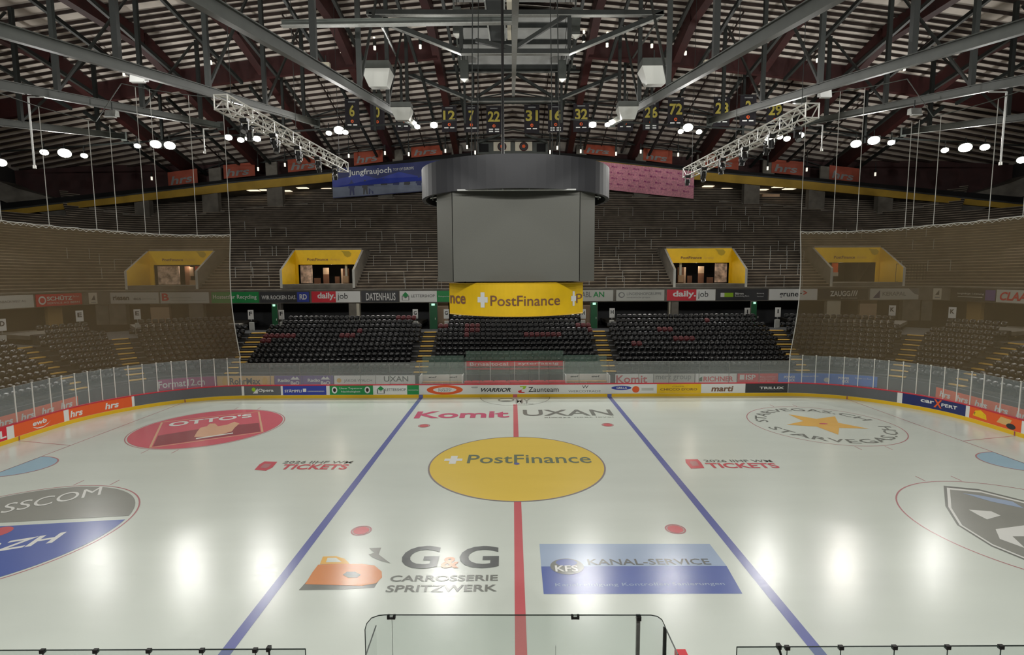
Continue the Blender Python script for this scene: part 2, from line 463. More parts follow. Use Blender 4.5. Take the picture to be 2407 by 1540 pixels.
# ticket prints
for (x0, x1, tx0, tx1, ly, e0, e1) in ((663, 826, 655, 812, 1104, 598, 652), (1658, 1818, 1668, 1836, 1101, 1610, 1656)):
    ice_text('lettering', '2026 IIHF WM', (x0, ly - 14), (x1, ly - 14), (x1, ly - 20), I['grey'], bold=0.006)
    ice_text('lettering', 'TICKETS', (tx0, ly), (tx1, ly), (tx1, ly - 12), I['ticket'], bold=0.012)
    if x0 < 1000: pts = [(598, 1105), (625, 1107), (640, 1100), (652, 1086), (622, 1085), (610, 1092)]
    else: pts = [(1624, 1102), (1656, 1101), (1648, 1088), (1640, 1080), (1611, 1080), (1612, 1088)]
    ice_poly('ticket_emblem', pts, I['ticket'])
    cxm = sum(p[0] for p in pts) / 6; cym = sum(p[1] for p in pts) / 6
    ice_poly('ticket_emblem_mark', [(cxm + (x - cxm) * 0.5, cym + (y - cym) * 0.5) for x, y in pts], I['thin'], Z3)
# end zones
for sx in (-1, 1):
    pts = []
    gx = 26.0
    mark('goal_line', rect(sx * gx - 0.03, -13.6, sx * gx + 0.03, 13.6), I['thin'])
    for sy in (-1, 1):
        a, b = Vector((sx * gx, sy * 3.35, Z1)), Vector((sx * 29.95, sy * 4.27, Z1))
        mark('trapezoid_line', MB().quad(a + Vector((0, -.03, 0)), b + Vector((0, -.03, 0)), b + Vector((0, .03, 0)), a + Vector((0, .03, 0))), I['thin'])
    cr = [(sx * gx, -1.22 * 1.2, Z1)] + [(sx * (gx - 1.85 * math.sin(PI * i / 24)), -1.5 * math.cos(PI * i / 24), Z1) for i in range(25)] + [(sx * gx, 1.22 * 1.2, Z1)]
    mark('goal_crease', MB().poly(cr), I['crease'])
    mark('crease_line', MB().ring2d(sx * gx, 0, 0.96, 1.0, Z2, 40, PI / 2, 3 * PI / 2, sx=1.85 * (1 if sx > 0 else -1), sy=1.5), I['thin'])
    for sy in (-1, 1):
        for k in (-1, 1):
            for q in (-1, 1):      # hash marks outside the circles
                x = sx * 20 + k * 0.85; y0 = sy * 7 + q * 4.5; y1 = y0 + q * 0.6
                mark('hash_mark', rect(x - .025, min(y0, y1), x + .025, max(y0, y1)), I['thin'])
        mark('faceoff_circle_line', MB().ring2d(sx * 20, sy * 7, 4.44, 4.5, Z1, 90), I['thin'])
# far left circle: red disc with a framed picture
mark('red_disc', MB().disc(-20, 7, 4.36, Z2, 90), I['disc'])
fr = [(381, 993), (608, 968), (617, 1016), (353, 1053)]
G4 = [at_z(*p) + Vector((0, 0, Z3)) for p in fr]
def lerp4(u, v, z=0.0): return (G4[3] * (1 - u) + G4[2] * u) * (1 - v) + (G4[0] * (1 - u) + G4[1] * u) * v + Vector((0, 0, z))
fm = MB()
for a, b in ((0, 1), (1, 2), (2, 3), (3, 0)):
    d = (G4[b] - G4[a]).normalized(); n = Vector((-d.y, d.x, 0)) * 0.06
    fm.quad(G4[a] - n, G4[b] - n, G4[b] + n, G4[a] + n)
mark('picture_frame_line', fm, I['cream'])
mark('picture_field', MB().poly([lerp4(.02, .03, -.001), lerp4(.98, .03, -.001), lerp4(.98, .42, -.001), lerp4(.5, .5, -.001), lerp4(.02, .42, -.001)]), I['maroon'])
tm = MB(); text_map(tm, "OTTO'S", lambda u, v: lerp4(.08 + .84 * u, .74 + .2 * v, .004), bold=0.014)
mark('lettering', tm, I['white'])
mark('roast_shape', MB().poly([lerp4(.36 + .5 * x, .12 + .55 * y, .003) for x, y in ((0, .1), (.03, .45), (.08, .75), (.2, .8), (.25, 1.), (.36, .95), (.42, .7), (.6, .72), (.75, .9), (.85, .7), (.75, .4), (.7, .15), (.5, .02), (.2, 0))]), I['cream'])
mark('plate_line', MB().poly([lerp4(.38, .08, .004), lerp4(.72, .1, .004), lerp4(.72, .14, .004), lerp4(.38, .12, .004)]), I['white'])
# far right circle: star and lettering round the ring
def arc_text(s, r, a0, a1, h, flip, m):
    def fn(u, v):
        a = a0 + (a1 - a0) * u; rr = r + (h * v if not flip else -h * v + h)
        return Vector((20 + rr * math.cos(a), 7 + rr * math.sin(a), Z2))
    mb = MB(); text_map(mb, s, fn, bold=0.004); mark('lettering', mb, m)
arc_text('STARVEGAS.CH', 3.25, math.radians(172), math.radians(12), 0.75, False, I['grey'])
arc_text('STARVEGAS.CH', 3.25, math.radians(190), math.radians(350), 0.75, True, I['grey'])
st = []
for i in range(10):
    a = PI / 2 + i * PI / 5 + 0.42; r = 2.5 if i % 2 == 0 else 1.1
    st.append((20.1 + r * math.cos(a), 7.1 + r * math.sin(a), Z2))
mark('star', MB().poly(st), I['gold'])
mark('star_mouth', MB().disc(20.1, 7.0, .28, Z3, 24, sy=.5), I['red'])
# near left circle: two-tone disc
def half_disc(cx, cy, r, cut, lo, n=80):
    """part of a disc above / below a line through the disc"""
    pts = []
    d = Vector((math.cos(cut), math.sin(cut)))
    for i in range(n):
        a = 2 * PI * i / n; p = Vector((math.cos(a), math.sin(a)))
        side = d.x * p.y - d.y * p.x
        if (side > 0.12) != lo: pts.append((cx + r * p.x, cy + r * p.y, Z2, a))
    pts.sort(key=lambda q: (q[3] - cut - (0 if not lo else PI)) % (2 * PI))
    return MB().poly([q[:3] for q in pts])
mark('two_tone_disc_grey', half_disc(-20, -7, 4.32, 0.12, False), I['mid'])
mark('two_tone_disc_blue', half_disc(-20, -7, 4.32, 0.12, True), I['sblue'])
ice_text('lettering', 'ASSCOM', (-60, 1220), (236, 1164), (232, 1146), I['white'], z=0.02)
ice_text('lettering', 'ERZH', (-130, 1318), (130, 1275), (150, 1252), I['white'], bold=0.012, slant=0.06)
mark('red_mark', MB().disc(*at_z(-6, 1252).to_2d(), 0.45, Z3, 24), I['red'])
# near right circle: grey shield
ctr = at_z(2330, 1225)
sh = [(2218, 1142), (2300, 1150), (2420, 1180), (2560, 1220), (2560, 1400), (2440, 1330), (2330, 1285), (2250, 1235), (2222, 1190)]
ice_poly('shield_outline', sh, I['grey'], Z1)
def inset(pts, k):
    mx = sum(p[0] for p in pts) / len(pts); my = sum(p[1] for p in pts) / len(pts)
    return [(mx + (x - mx) * k, my + (y - my) * k) for x, y in pts]
ice_poly('shield_gap', inset(sh, .95), I['white'], Z2)
ice_poly('shield_field', inset(sh, .90), I['mid'], Z3)
ice_poly('shield_mark', [(2277, 1199), (2330, 1203), (2352, 1213), (2320, 1222), (2300, 1212)], I['white'], 0.016)
ice_poly('shield_mark', [(2340, 1245), (2407, 1236), (2450, 1262), (2380, 1262), (2410, 1290), (2350, 1268)], I['white'], 0.016)
ice_poly('shield_mark', [(2262, 1160), (2300, 1165), (2380, 1180), (2407, 1196), (2330, 1180)], I['lblue'], 0.016)

# ------------------------------------------------------------------ boards around the rink
SR = RINK.cx + RINK.R * PI / 2 + 10
boards = thing('rink_boards', 'low white rink boards with yellow kick strip and red rail around the ice', 'rink boards', (0, 15.1, 0))
body = MB(); body.sweep(RINK, [(0.0, 0.0), (0.0, 1.03), (0.16, 1.03), (0.16, 0.0)], -SR, SR)
obj('board_wall', body, M['wht'], boards)
kp = MB(); kp.sweep(RINK, [(0.0, 0.0), (-0.02, 0.0), (-0.03, 0.24), (0.0, 0.25)], -SR, SR)
obj('kick_strip', kp, M['kick'], boards)
cp = MB(); cp.sweep(RINK, [(-0.02, 1.02), (-0.02, 1.085), (0.2, 1.085), (0.2, 1.02)], -SR, SR, closed=True)
obj('top_rail', cp, M['cap'], boards)
for s, m in ((-7.62, I['blue']), (7.62, I['blue']), (0, I['red'])):
    b = MB(); b.sweep(RINK, [(-0.034, 0.0), (-0.044, 0.24)], s - .17, s + .17); obj('line_mark', b, m, boards)
for px, pyy in ((435, 943), (44, 1033), (1991, 934), (2386, 1021)):
    s = RINK.s_at(px, 0, 0.1); b = MB(); b.sweep(RINK, [(-0.036, 0.0), (-0.046, 0.26)], s - .035, s + .035); obj('line_mark', b, I['maroon'], boards)

class Wall:
    """a vertical face following a path, with prints placed from picture columns"""
    def __init__(self, path, o, z0, z1, zref, parent): self.p, self.o, self.z0, self.z1, self.zr, self.par = path, o, z0, z1, zref, parent
    def s(self, px): return self.p.s_at(px, self.o, self.zr)
    def panel(self, x0, x1, m, z0=None, z1=None, d=0.004, name='advert_panel', parent=None):
        s0, s1 = self.s(x0), self.s(x1); z0 = self.z0 if z0 is None else z0; z1 = self.z1 if z1 is None else z1
        mb = MB(); mb.sweep(self.p, [(self.o - d, z0), (self.o - d, z1)], s0, s1)
        return obj(name, mb, m, parent or self.par)
    def text(self, x0, x1, f0, f1, s, m, parent=None, d=0.012, bold=0.0, slant=0.0, name='lettering'):
        s0, s1 = self.s(x0), self.s(x1); H = self.z1 - self.z0
        mb = MB(); text_map(mb, s, lambda u, v: self.p.P(s0 + (s1 - s0) * u, self.o - d, self.z0 + H * (f0 + (f1 - f0) * v)), bold, slant)
        return obj(name, mb, m, parent or self.par)
    def shape(self, pts, m, parent=None, d=0.010, name='emblem'):
        """pts: (picture column, fraction of height)"""
        H = self.z1 - self.z0
        mb = MB().poly([self.p.P(self.s(x), self.o - d, self.z0 + H * f) for x, f in pts])
        return obj(name, mb, m, parent or self.par)
    def oval(self, x0, x1, f0, f1, m, parent=None, d=0.010, n=28, name='emblem'):
        cx, cf = (x0 + x1) / 2, (f0 + f1) / 2
        return self.shape([(cx + (x1 - x0) / 2 * math.cos(2 * PI * i / n), cf + (f1 - f0) / 2 * math.sin(2 * PI * i / n)) for i in range(n)], m, parent, d, name)
B = Wall(RINK, 0.0, 0.26, 1.015, 0.65, boards)
def ad(x0, x1, m, *items, wall=B):
    p = wall.panel(x0, x1, m)
    for it in items:
        k = it[0]
        if k == 't': wall.text(it[1], it[2], it[3], it[4], it[5], it[6], p, bold=it[7] if len(it) > 7 else 0, slant=it[8] if len(it) > 8 else 0)
        elif k == 'o': wall.oval(it[1], it[2], it[3], it[4], it[5], p, d=it[6] if len(it) > 6 else .008)
        elif k == 's': wall.shape(it[1], it[2], p, d=it[3] if len(it) > 3 else .008)
        elif k == 'r': wall.shape([(it[1], it[3]), (it[2], it[3]), (it[2], it[4]), (it[1], it[4])], it[5], p, d=it[6] if len(it) > 6 else .007)
    return p
hrs = lambda x0, x1: ('t', x0, x1, .2, .8, 'hrs', M['wht'], .02, .1)
ad(-60, 16, M['red'], ('t', -50, 14, .2, .8, 'LIDL', M['wht'], .02))
ad(33, 150, M['orange'], ('t', 77, 110, .42, .82, 'ewb', M['wht'], .015, .05), ('s', [(76, .36), (88, .2), (102, .18), (114, .34), (120, .5), (112, .26), (100, .1), (86, .12)], M['wht']))
ad(162, 310, M['orange'], hrs(166, 194), hrs(248, 279))
ad(316, 568, M['mirror'])
ad(574, 660, M['mirror'], ('t', 607, 643, .3, .7, 'Opera', M['wht'], .015), ('s', [(594, .2), (606, .75), (606, .2)], M['wht']), ('o', 592, 601, .4, .85, M['lime']))
ad(665, 767, M['blue'], ('t', 669, 709, .3, .65, 'STÄMPFLI', M['wht'], .01), ('r', 712, 720, .35, .7, M['wht']), ('t', 723, 762, .34, .5, 'communication', M['wht']))
ad(775, 877, M['green'], ('o', 780, 793, .15, .9, M['wht']), ('o', 783, 790, .32, .74, M['maroon'] if 'maroon' in M else M['red_beam'], .014), ('o', 857, 870, .15, .9, M['wht']), ('o', 860, 867, .32, .74, M['red_beam'], .014), ('t', 798, 852, .55, .82, 'Unser Topscorer', M['wht']), ('t', 802, 847, .2, .45, 'Nachhaltigkeit', M['wht']))
ad(880, 957, M['wht'], ('s', [(886, .12), (886, .62), (895, .35), (904, .62), (904, .12)], M['charc']), ('s', [(888, .15), (888, .55), (895, .32), (902, .55), (902, .15)], M['wht'], .011), ('s', [(887, .65), (895, .95), (903, .65), (895, .42)], M['green'], .012), ('t', 906, 954, .38, .68, 'LETTERSHOP', M['charc']))
ad(957, 985, M['green'], ('t', 960, 983, .42, .54, 'DIALOGMARKETING', M['wht']))
ad(990, 1090, M['wht'], ('o', 1003, 1088, -.02, 1.0, M['orange'], .006), ('o', 1018, 1073, .22, .76, M['wht'], .009), ('t', 1030, 1061, .5, .66, 'GURTEN', M['ink']), ('t', 1031, 1060, .3, .46, 'MARKT', M['ink']))
ad(1091, 1208, M['wht'], ('t', 1129, 1202, .25, .68, 'WARRIOR', M['ink'], .012, .05), ('r', 1108, 1123, .72, .8, M['gink']), ('r', 1110, 1121, .6, .64, M['lgrey']))
ad(1210, 1326, M['wht'], ('s', [(1222, .86), (1238, .86), (1234, .55), (1228, .5), (1230, .74), (1222, .74)], M['lime']), ('s', [(1217, .3), (1226, .48), (1226, .24), (1234, .22), (1232, .1), (1220, .12)], M['red']), ('t', 1242, 1313, .22, .74, 'Zaunteam', M['charc'], .004))
ad(1327, 1428, M['wht'], ('t', 1368, 1383, .58, .9, 'W', M['ink']), ('t', 1336, 1412, .16, .38, 'WERCOTRADE', M['gink'], 0))
ad(1430, 1542, M['wht'], ('o', 1437, 1484, .38, .84, M['blue']), ('t', 1449, 1474, .5, .72, 'GRILLA', M['wht'], .02), ('o', 1486, 1503, .08, .8, M['orange'], .009), ('r', 1508, 1536, .3, .6, M['lgrey']))
ad(1544, 1648, M['yellow'], ('t', 1552, 1639, .3, .56, "CHICCO D'ORO", M['brown'], .006), ('t', 1580, 1608, .7, .8, 'CAFFÈ', M['brown']))
ad(1650, 1750, M['wht'], ('t', 1673, 1723, .16, .76, 'marti', M['brown'], .02, .05))
ad(1752, 1852, M['charc'], ('t', 1785, 1843, .38, .66, 'TRILUX', M['wht'], .016), ('t', 1787, 1838, .22, .3, 'SIMPLIFY YOUR LIGHT', M['gink']))
ad(1853, 2109, M['mirror'])
ad(2121, 2270, M['navy'], ('t', 2164, 2196, .46, .74, 'car', M['wht'], .02), ('t', 2195, 2214, .2, .95, 'X', M['orange'], .05), ('t', 2213, 2250, .4, .7, 'PERT', M['wht'], .012))
ad(2279, 2401, M['orange'], ('s', [(2287, .3), (2292, .75), (2305, .9), (2318, .6), (2320, .2)], M['yellow']), ('s', [(2343, .3), (2352, .85), (2378, .8), (2372, .25)], M['sand']), ('o', 2366, 2388, .05, .5, M['ink'], .012), ('t', 2290, 2314, .35, .6, 'BUZZ', M['ink']))
ad(2409, 2470, M['wht'])

# ------------------------------------------------------------------ safety glass on the boards
posts_px = [39.5, 81, 121.6, 149.6, 180, 210, 241, 272, 305, 338, 371, 406, 440.7, 474, 506, 537, 567, 636, 706, 776.5, 847, 917, 987, 1058, 1127, 1198, 1244.5, 1290, 1361, 1431, 1501, 1572, 1643, 1713, 1784, 1854, 1884, 1916, 1948, 1982, 2016, 2052.5, 2086, 2120, 2153, 2184.5, 2217, 2248, 2280, 2309, 2350.6, 2394]
ss = [RINK.s_at(p, 0.1, 1.3) for p in posts_px]
ss = [ss[0] - 3 * 1.2, ss[0] - 2 * 1.2, ss[0] - 1.2] + ss + [ss[-1] + 1.2, ss[-1] + 2.4, ss[-1] + 3.6]
sL, sR_ = RINK.s_at(567, .1, 1.3), RINK.s_at(1854, .1, 1.3)
groups = {'L': [], 'C': [], 'R': []}
glass_things = {
    'L': thing('safety_glass', 'taller clear safety glass with pale posts around the left rink corner', 'safety glass', (-29, 9, 1.09)),
    'C': thing('safety_glass', 'lower clear safety glass with thin posts along the far straight boards', 'safety glass', (0, 15.1, 1.09)),
    'R': thing('safety_glass', 'taller clear safety glass with pale posts around the right rink corner', 'safety glass', (29, 9, 1.09))}
for i, s in enumerate(ss):
    k = 'L' if s < sL + .01 else ('R' if s > sR_ - .01 else 'C')
    ht = 2.86 if k == 'C' else 3.28
    wd = 0.035 if k == 'C' else 0.05
    p = RINK.P(s, 0.1, 1.08); n = RINK.N(s); t = Vector((n.y, -n.x, 0)); R = Matrix((t, n, Vector((0, 0, 1)))).transposed()
    mb = MB().box((p.x, p.y, (1.08 + ht) / 2), (wd, 0.05, ht - 1.08), R)
    if k != 'C': mb.box((p.x, p.y, ht + .02), (.09, .09, .07), R)
    obj('post', mb, M['alu'] if k != 'C' else M['galv'], glass_things[k])
    if i + 1 < len(ss):
        s2 = ss[i + 1]; kk = 'L' if (s + s2) / 2 < sL else ('R' if (s + s2) / 2 > sR_ else 'C')
        hh = 2.86 if kk == 'C' else 3.28
        mb = MB(); mb.sweep(RINK, [(0.09, 1.09), (0.09, hh - .02), (0.105, hh - .02), (0.105, 1.09)], s + .03, s2 - .03)
        pane = obj('pane', mb, M['glass'], glass_things[kk])
        mb = MB(); mb.sweep(RINK, [(0.085, hh - .02), (0.085, hh + .004), (0.11, hh + .004), (0.11, hh - .02)], s + .03, s2 - .03)
        obj('pane_edge', mb, M['galv'], pane)
# ------------------------------------------------------------------ lower seating bowl
NR, TD, RS, ZB = 11, 0.71, 0.36, 1.2
def ss_at(px, py_z): return BOWL.s_at(px, *py_z)
AIS = [-8.15, 8.15, -24.45, 24.75]
def bowl_hit(px, py):
    """first meeting of a picture ray with the seating slope -> (s, off)"""
    d = ray(px, py); best = None; t = 20.0
    while t < 110:
        p = CAM + d * t
        ax = abs(p.x)
        if ax <= BOWL.cx: o = p.y - BOWL.cy - BOWL.R; s = p.x
        elif p.y >= BOWL.cy:
            r = math.hypot(ax - BOWL.cx, p.y - BOWL.cy); o = r - BOWL.R
            s = math.copysign(BOWL.cx + BOWL.R * math.atan2(ax - BOWL.cx, p.y - BOWL.cy), p.x)
        else: o = ax - BOWL.cx - BOWL.R; s = math.copysign(BOWL.cx + BOWL.R * PI / 2 + BOWL.cy - p.y, p.x)
        if o > 0 and p.z < ZB + RS + o * RS / TD: return s, o
        t += 0.05
    return None
aE = bowl_hit(290, 810)[0]; aK = bowl_hit(2140, 810)[0]
aD = bowl_hit(90, 838)[0]; aL = bowl_hit(2340, 838)[0]
AIS += [aE, aK, aD, aL]
AIS.sort()
print('aisles', [round(a, 2) for a in AIS])
AW = 0.62                                     # half width of a stair
SEND = 56.0
def free(s, row, o):
    """is there a seat at s on this row?"""
    k = (BOWL.R + o) / BOWL.R
    for a in AIS:
        kk = k if abs(a) > BOWL.cx else 1.0
        hw = AW + 0.25
        if row >= 9: hw = 1.55 + 0.25
        if abs(s - a) * kk < hw: return False
    return True
# the concrete steps of the stand, one run between each pair of aisles
edges = [-SEND] + AIS + [SEND]
for i in range(len(edges) - 1):
    def hw(row, s):
        k = (BOWL.R + row * TD) / BOWL.R if abs(s) > BOWL.cx + .5 else 1.0
        return (AW if row < 9 else 1.55) / k
    mb = MB()
    for r in range(NR):
        a = edges[i] + (hw(r, edges[i]) if i > 0 else 0); b = edges[i + 1] - (hw(r, edges[i + 1]) if i < len(edges) - 2 else 0)
        z0 = ZB + RS * r; z1 = z0 + RS
        mb.sweep(BOWL, [(r * TD, 0.0 if r == 0 else z0 - .4), (r * TD, z1), ((r + 1) * TD + .02, z1), ((r + 1) * TD + .02, z0 - .4)], a, b, closed=True)
    mb.sweep(BOWL, [(NR * TD, 4.8), (NR * TD, 5.2), (NR * TD + .15, 5.2), (NR * TD + .15, 4.8)], edges[i] + (hw(11, edges[i]) if i else 0), edges[i + 1] - (hw(11, edges[i + 1]) if i < len(edges) - 2 else 0), closed=True)
    obj('floor_seating_steps', mb, M['lower'], kind='structure')
# stairs with yellow nosings
ais_lab = {}
names = ['outermost yellow-edged stair at the left picture edge behind the net', 'narrow yellow-edged stair behind the left brown net, under the letter E signs',
         'stair with yellow step edges at the left net edge, under the letter F signs', 'yellow-edged stair left of the yellow banner, under the letter G signs',
         'yellow-edged stair right of the yellow banner, under the letter H sign', 'stair with yellow step edges at the right net edge, under the letter I signs',
         'narrow yellow-edged stair behind the right brown net, under the letter K signs', 'outermost yellow-edged stair at the right picture edge behind the net']
for i, a in enumerate(AIS):
    P0 = BOWL.P(a, 0.5, ZB)
    t = thing('stair', names[i], 'stairs', tuple(P0))
    k0 = 1.0 if abs(a) <= BOWL.cx + .5 else BOWL.R
    st = MB(); no = MB()
    NS = 18
    for r in range(NS):
        o0 = r * TD / 2; z1 = ZB + RS / 2 * (r + 1)
        kk = 1.0 if abs(a) <= BOWL.cx + .5 else (BOWL.R + o0) / BOWL.R
        h = AW / kk
        st.sweep(BOWL, [(o0, z1 - .45), (o0, z1), (o0 + TD / 2 + .02, z1), (o0 + TD / 2 + .02, z1 - .45)], a - h, a + h, closed=True)
        if r % 2 == 1:
            no.sweep(BOWL, [(o0 - .008, z1 - .07), (o0 - .008, z1 + .006), (o0 + .3, z1 + .006)], a - h * .95, a + h * .95)
    obj('steps', st, M['lower'], t); obj('step_edging', no, M['nosing'], t)
# landing in the mouth of each stair
for a in AIS:
    kk = 1.0 if abs(a) <= BOWL.cx + .5 else (BOWL.R + 6.5) / BOWL.R
    mb = MB(); mb.sweep(BOWL, [(9 * TD + .02, 4.0), (9 * TD + .02, 4.44), (14.5, 4.44), (14.5, 4.0)], a - 1.55 / kk, a + 1.55 / kk, closed=True)
    obj('floor_landing', mb, M['rubber'], kind='structure')
for i in range(len(edges) - 1):               # concourse floor behind the seats
    a = edges[i] + (1.55 if i else 0) / (2 if abs(edges[i]) > 25.5 else 1); b = edges[i + 1] - (1.55 if i < len(edges) - 2 else 0) / (2 if abs(edges[i + 1]) > 25.5 else 1)
    mb = MB(); mb.sweep(BOWL, [(8.0, 4.8), (8.0, 5.12), (14.0, 5.12), (14.0, 4.8)], a, b, closed=True)
    obj('floor_concourse_slab', mb, M['concrete'], kind='structure')
mb = MB(); mb.sweep(UP, [(4.6, 0.0), (4.6, 8.2)], -SEND - 14, SEND + 14)
obj('wall_concourse', mb, mat('dark_concourse_wall', (34, 35, 37), 0.6), kind='structure')

# ------------------------------------------------------------------ seats
def seat_meshes():
    bk = MB(); n = 7
    W2, H0, H1 = 0.225, 0.40, 0.80
    fr, re = [], []
    cols = []
    for i in range(n):
        u = -1 + 2 * i / (n - 1)
        x = W2 * u; y = -0.07 * (1 - u * u) + 0.03
        top = H1 - 0.075 * abs(u) ** 3
        cols.append((x, y, top))
    vs = []
    rows = 4
    for (x, y, top) in cols:
        for j in range(rows):
            v = j / (rows - 1); z = H0 + (top - H0) * v
            vs.append((x * (0.86 + .14 * v if v < .5 else 1 - .1 * (v - .5)), -y + 0.10 * v, z))
    m = len(vs)
    for (x, y, z) in list(vs): vs.append((x, y + 0.035, z))
    fs = []
    for i in range(n - 1):
        for j in range(rows - 1):
            a = i * rows + j; fs.append((a, a + rows, a + rows + 1, a + 1)); fs.append((m + a, m + a + 1, m + a + rows + 1, m + a + rows))
        a = i * rows; fs.append((a, m + a, m + a + rows, a + rows)); a = i * rows + rows - 1; fs.append((a, a + rows, m + a + rows, m + a))
    for i in (0, n - 1):
        for j in range(rows - 1):
            a = i * rows + j; fs.append((a, a + 1, m + a + 1, m + a))
    bk.add(vs, fs)
    pan = MB()   # tipped-up pan in front of the backrest
    a, b = [], []
    for (x, z) in ((-.2, .36), (.2, .36), (.215, .5), (.17, .66), (-.17, .66), (-.215, .5)):
        a.append((x, -0.13 - (z - .36) * .28 + .0, z)); b.append((x, -0.075 - (z - .36) * .28, z))
    pan.add(a + b, [(5, 4, 3, 2, 1, 0), (6, 7, 8, 9, 10, 11)] + [(i, (i + 1) % 6, 6 + (i + 1) % 6, 6 + i) for i in range(6)])
    br = MB().box((0, .02, .2), (.05, .16, .4))
    br.beam((0, .02, .38), (0, -.1, .40), .3, .03)
    return bk, pan, br
sb, sp, sbr = seat_meshes()
slots = []
for r in range(NR):
    o = r * TD + 0.42; z = ZB + RS * (r + 1)
    s = -SEND
    while s < SEND:
        k = (BOWL.R + o) / BOWL.R if abs(s) > BOWL.cx and abs(s) < BOWL.cx + BOWL.R * PI / 2 else 1.0
        if free(s, r, o):
            p = BOWL.P(s, o, z); px, py = proj(p + Vector((0, 0, .6)))
            if -30 < px < 2440: slots.append((r, s, p, px, py))
        s += 0.51 / k
print('seats', len(slots))
reds = [(1088, 1125, 765), (1096, 1124, 777), (1088, 1100, 789), (1235, 1326, 788), (1285, 1308, 812), (1038, 1062, 801), (1084, 1096, 826), (1008, 1030, 840), (1172, 1196, 839), (1022, 1052, 766), (1352, 1396, 765), (1376, 1400, 775), (1545, 1580, 777), (1580, 1630, 800), (1488, 1512, 812), (612, 690, 792), (796, 830, 790), (838, 858, 779), (604, 640, 803), (934, 975, 745), (1652, 1672, 755), (880, 884, 872), (1000, 1010, 868)]
def is_red(px, py): return any(a <= px <= b and abs(py - y) < 5.5 for a, b, y in reds)
slots.sort(key=lambda q: (q[2] - CAM).length)
mB, mP, mR = sb.mesh('seat_backrest', M['seat'], True), sp.mesh('seat_pan', M['seat']), sbr.mesh('seat_bracket', M['rubber'])
rB, rP = sb.mesh('red_seat_backrest', M['rseat'], True), sp.mesh('red_seat_pan', M['rseat'])
near = [q for q in slots if 6 < q[3] < 2400][:300]
nset = set(id(q) for q in near)
for q in near:
    r, s, p, px, py = q; n = BOWL.N(s); red = is_red(px, py)
    side = 'left' if px < 1204 else 'right'
    t = thing('stadium_seat', 'black plastic tip-up seat among the nearest end seats behind the %s corner glass' % side, 'seat', tuple(p), 'nearest black seats of the %s end stand' % side, math.atan2(-n.x, n.y))
    obj('backrest', mB, None, t, local=True); obj('seat_pan', mP, None, t, local=True); obj('bracket', mR, None, t, local=True)
stuff, stuffr = MB(), MB()
for q in slots:
    if id(q) in nset: continue
    r, s, p, px, py = q; n = BOWL.N(s); a = math.atan2(-n.x, n.y); ca, sa = math.cos(a), math.sin(a)
    tgt = stuffr if is_red(px, py) else stuff
    for part in (sb, sp):
        tgt.add([(p.x + ca * v[0] - sa * v[1], p.y + sa * v[0] + ca * v[1], p.z + v[2]) for v in part.v], part.f)
obj('stadium_seats', stuff, M['seat'], label='rows of black plastic tip-up seats filling the lower stand blocks', cat='seats', kind='stuff', smooth=True)
obj('stadium_seats', stuffr, M['rseat'], label='scattered short runs of red seats among the black seats of the lower stand', cat='seats', kind='stuff', smooth=True)

# ------------------------------------------------------------------ front wall of the stand with its prints (seen through the glass)
fw = MB(); fw.sweep(BOWL, [(-0.55, 0.0), (-0.55, 1.5), (-0.4, 1.5), (-0.4, 0.0)], -SEND, SEND, closed=False)
front = obj('front_wall', fw, M['charc'], label='low stand front wall carrying sponsor boards behind the safety glass', cat='wall', kind='structure')
F = Wall(BOWL, -0.55, 0.62, 1.47, 1.05, None)
def fboard(x0, x1, m, label, *items):
    s0, s1 = F.s(x0), F.s(x1)
    mb = MB(); mb.sweep(BOWL, [(-0.56, .62), (-0.56, 1.47), (-.60, 1.47), (-.60, .62)], s0, s1, closed=True)
    p = obj('advert_board', mb, m, label=label, cat='advertising board', group='sponsor boards on the stand front wall')
    for it in items:
        if it[0] == 't': F.text(it[1], it[2], it[3], it[4], it[5], it[6], p, d=.062, bold=it[7] if len(it) > 7 else 0)
        if it[0] == 'o': F.oval(it[1], it[2], it[3], it[4], it[5], p, d=.058)
        if it[0] == 's': F.shape(it[1], it[2], p, d=.058)
    return p
fboard(372, 509, M['magenta'], 'magenta board with white lettering behind the left corner glass', ('t', 372, 482, .18, .86, 'Format12.ch', M['wht'], .008))
fboard(511, 645, M['sand'], 'sand coloured board with dark lettering between two round emblems', ('t', 541, 613, .16, .82, 'RohrMax', M['charc'], .012), ('o', 523, 535, .1, .9, M['nosing']), ('o', 617, 630, .1, .9, M['nosing']))
fboard(646, 712, M['violet'], 'violet board with white lettering, directly right of the sand coloured one', ('t', 654, 682, .4, .72, 'Radio', M['wht'], .02), ('t', 684, 704, .1, .48, 'BeO', M['wht'], .02), ('s', [(683, .62), (691, .95), (695, .75), (699, .95), (705, .62)], M['wht']))
fboard(713, 784, M['violet'], 'violet board with white lettering, left neighbour of a plain white board', ('t', 724, 753, .4, .72, 'Radio', M['wht'], .02), ('t', 755, 776, .1, .48, 'BeO', M['wht'], .02), ('s', [(754, .62), (762, .95), (766, .75), (770, .95), (776, .62)], M['wht']))
fboard(786, 883, M['wht'], 'white board with pale grey lettering and small orange emblem', ('t', 809, 875, .3, .64, 'JAKOB WALCH', M['gink']), ('o', 792, 803, .3, .75, M['nosing']))
fboard(884, 976, M['wht'], 'white board with large thin dark lettering left of the white bench', ('t', 903, 960, .38, .92, 'UXAN', M['charc'], .004), ('t', 917, 958, .12, .22, 'always next level', M['gink']))
fboard(1446, 1535, M['wht'], 'white board with large crimson lettering right of the white bench', ('t', 1448, 1521, .12, .9, 'Komit', M['cap'], .008))
fboard(1536, 1632, M['lgrey'], 'light grey board with plain grey lettering between the crimson and red lettered ones', ('t', 1541, 1624, .3, .84, 'merz group', M['gink'], .002))
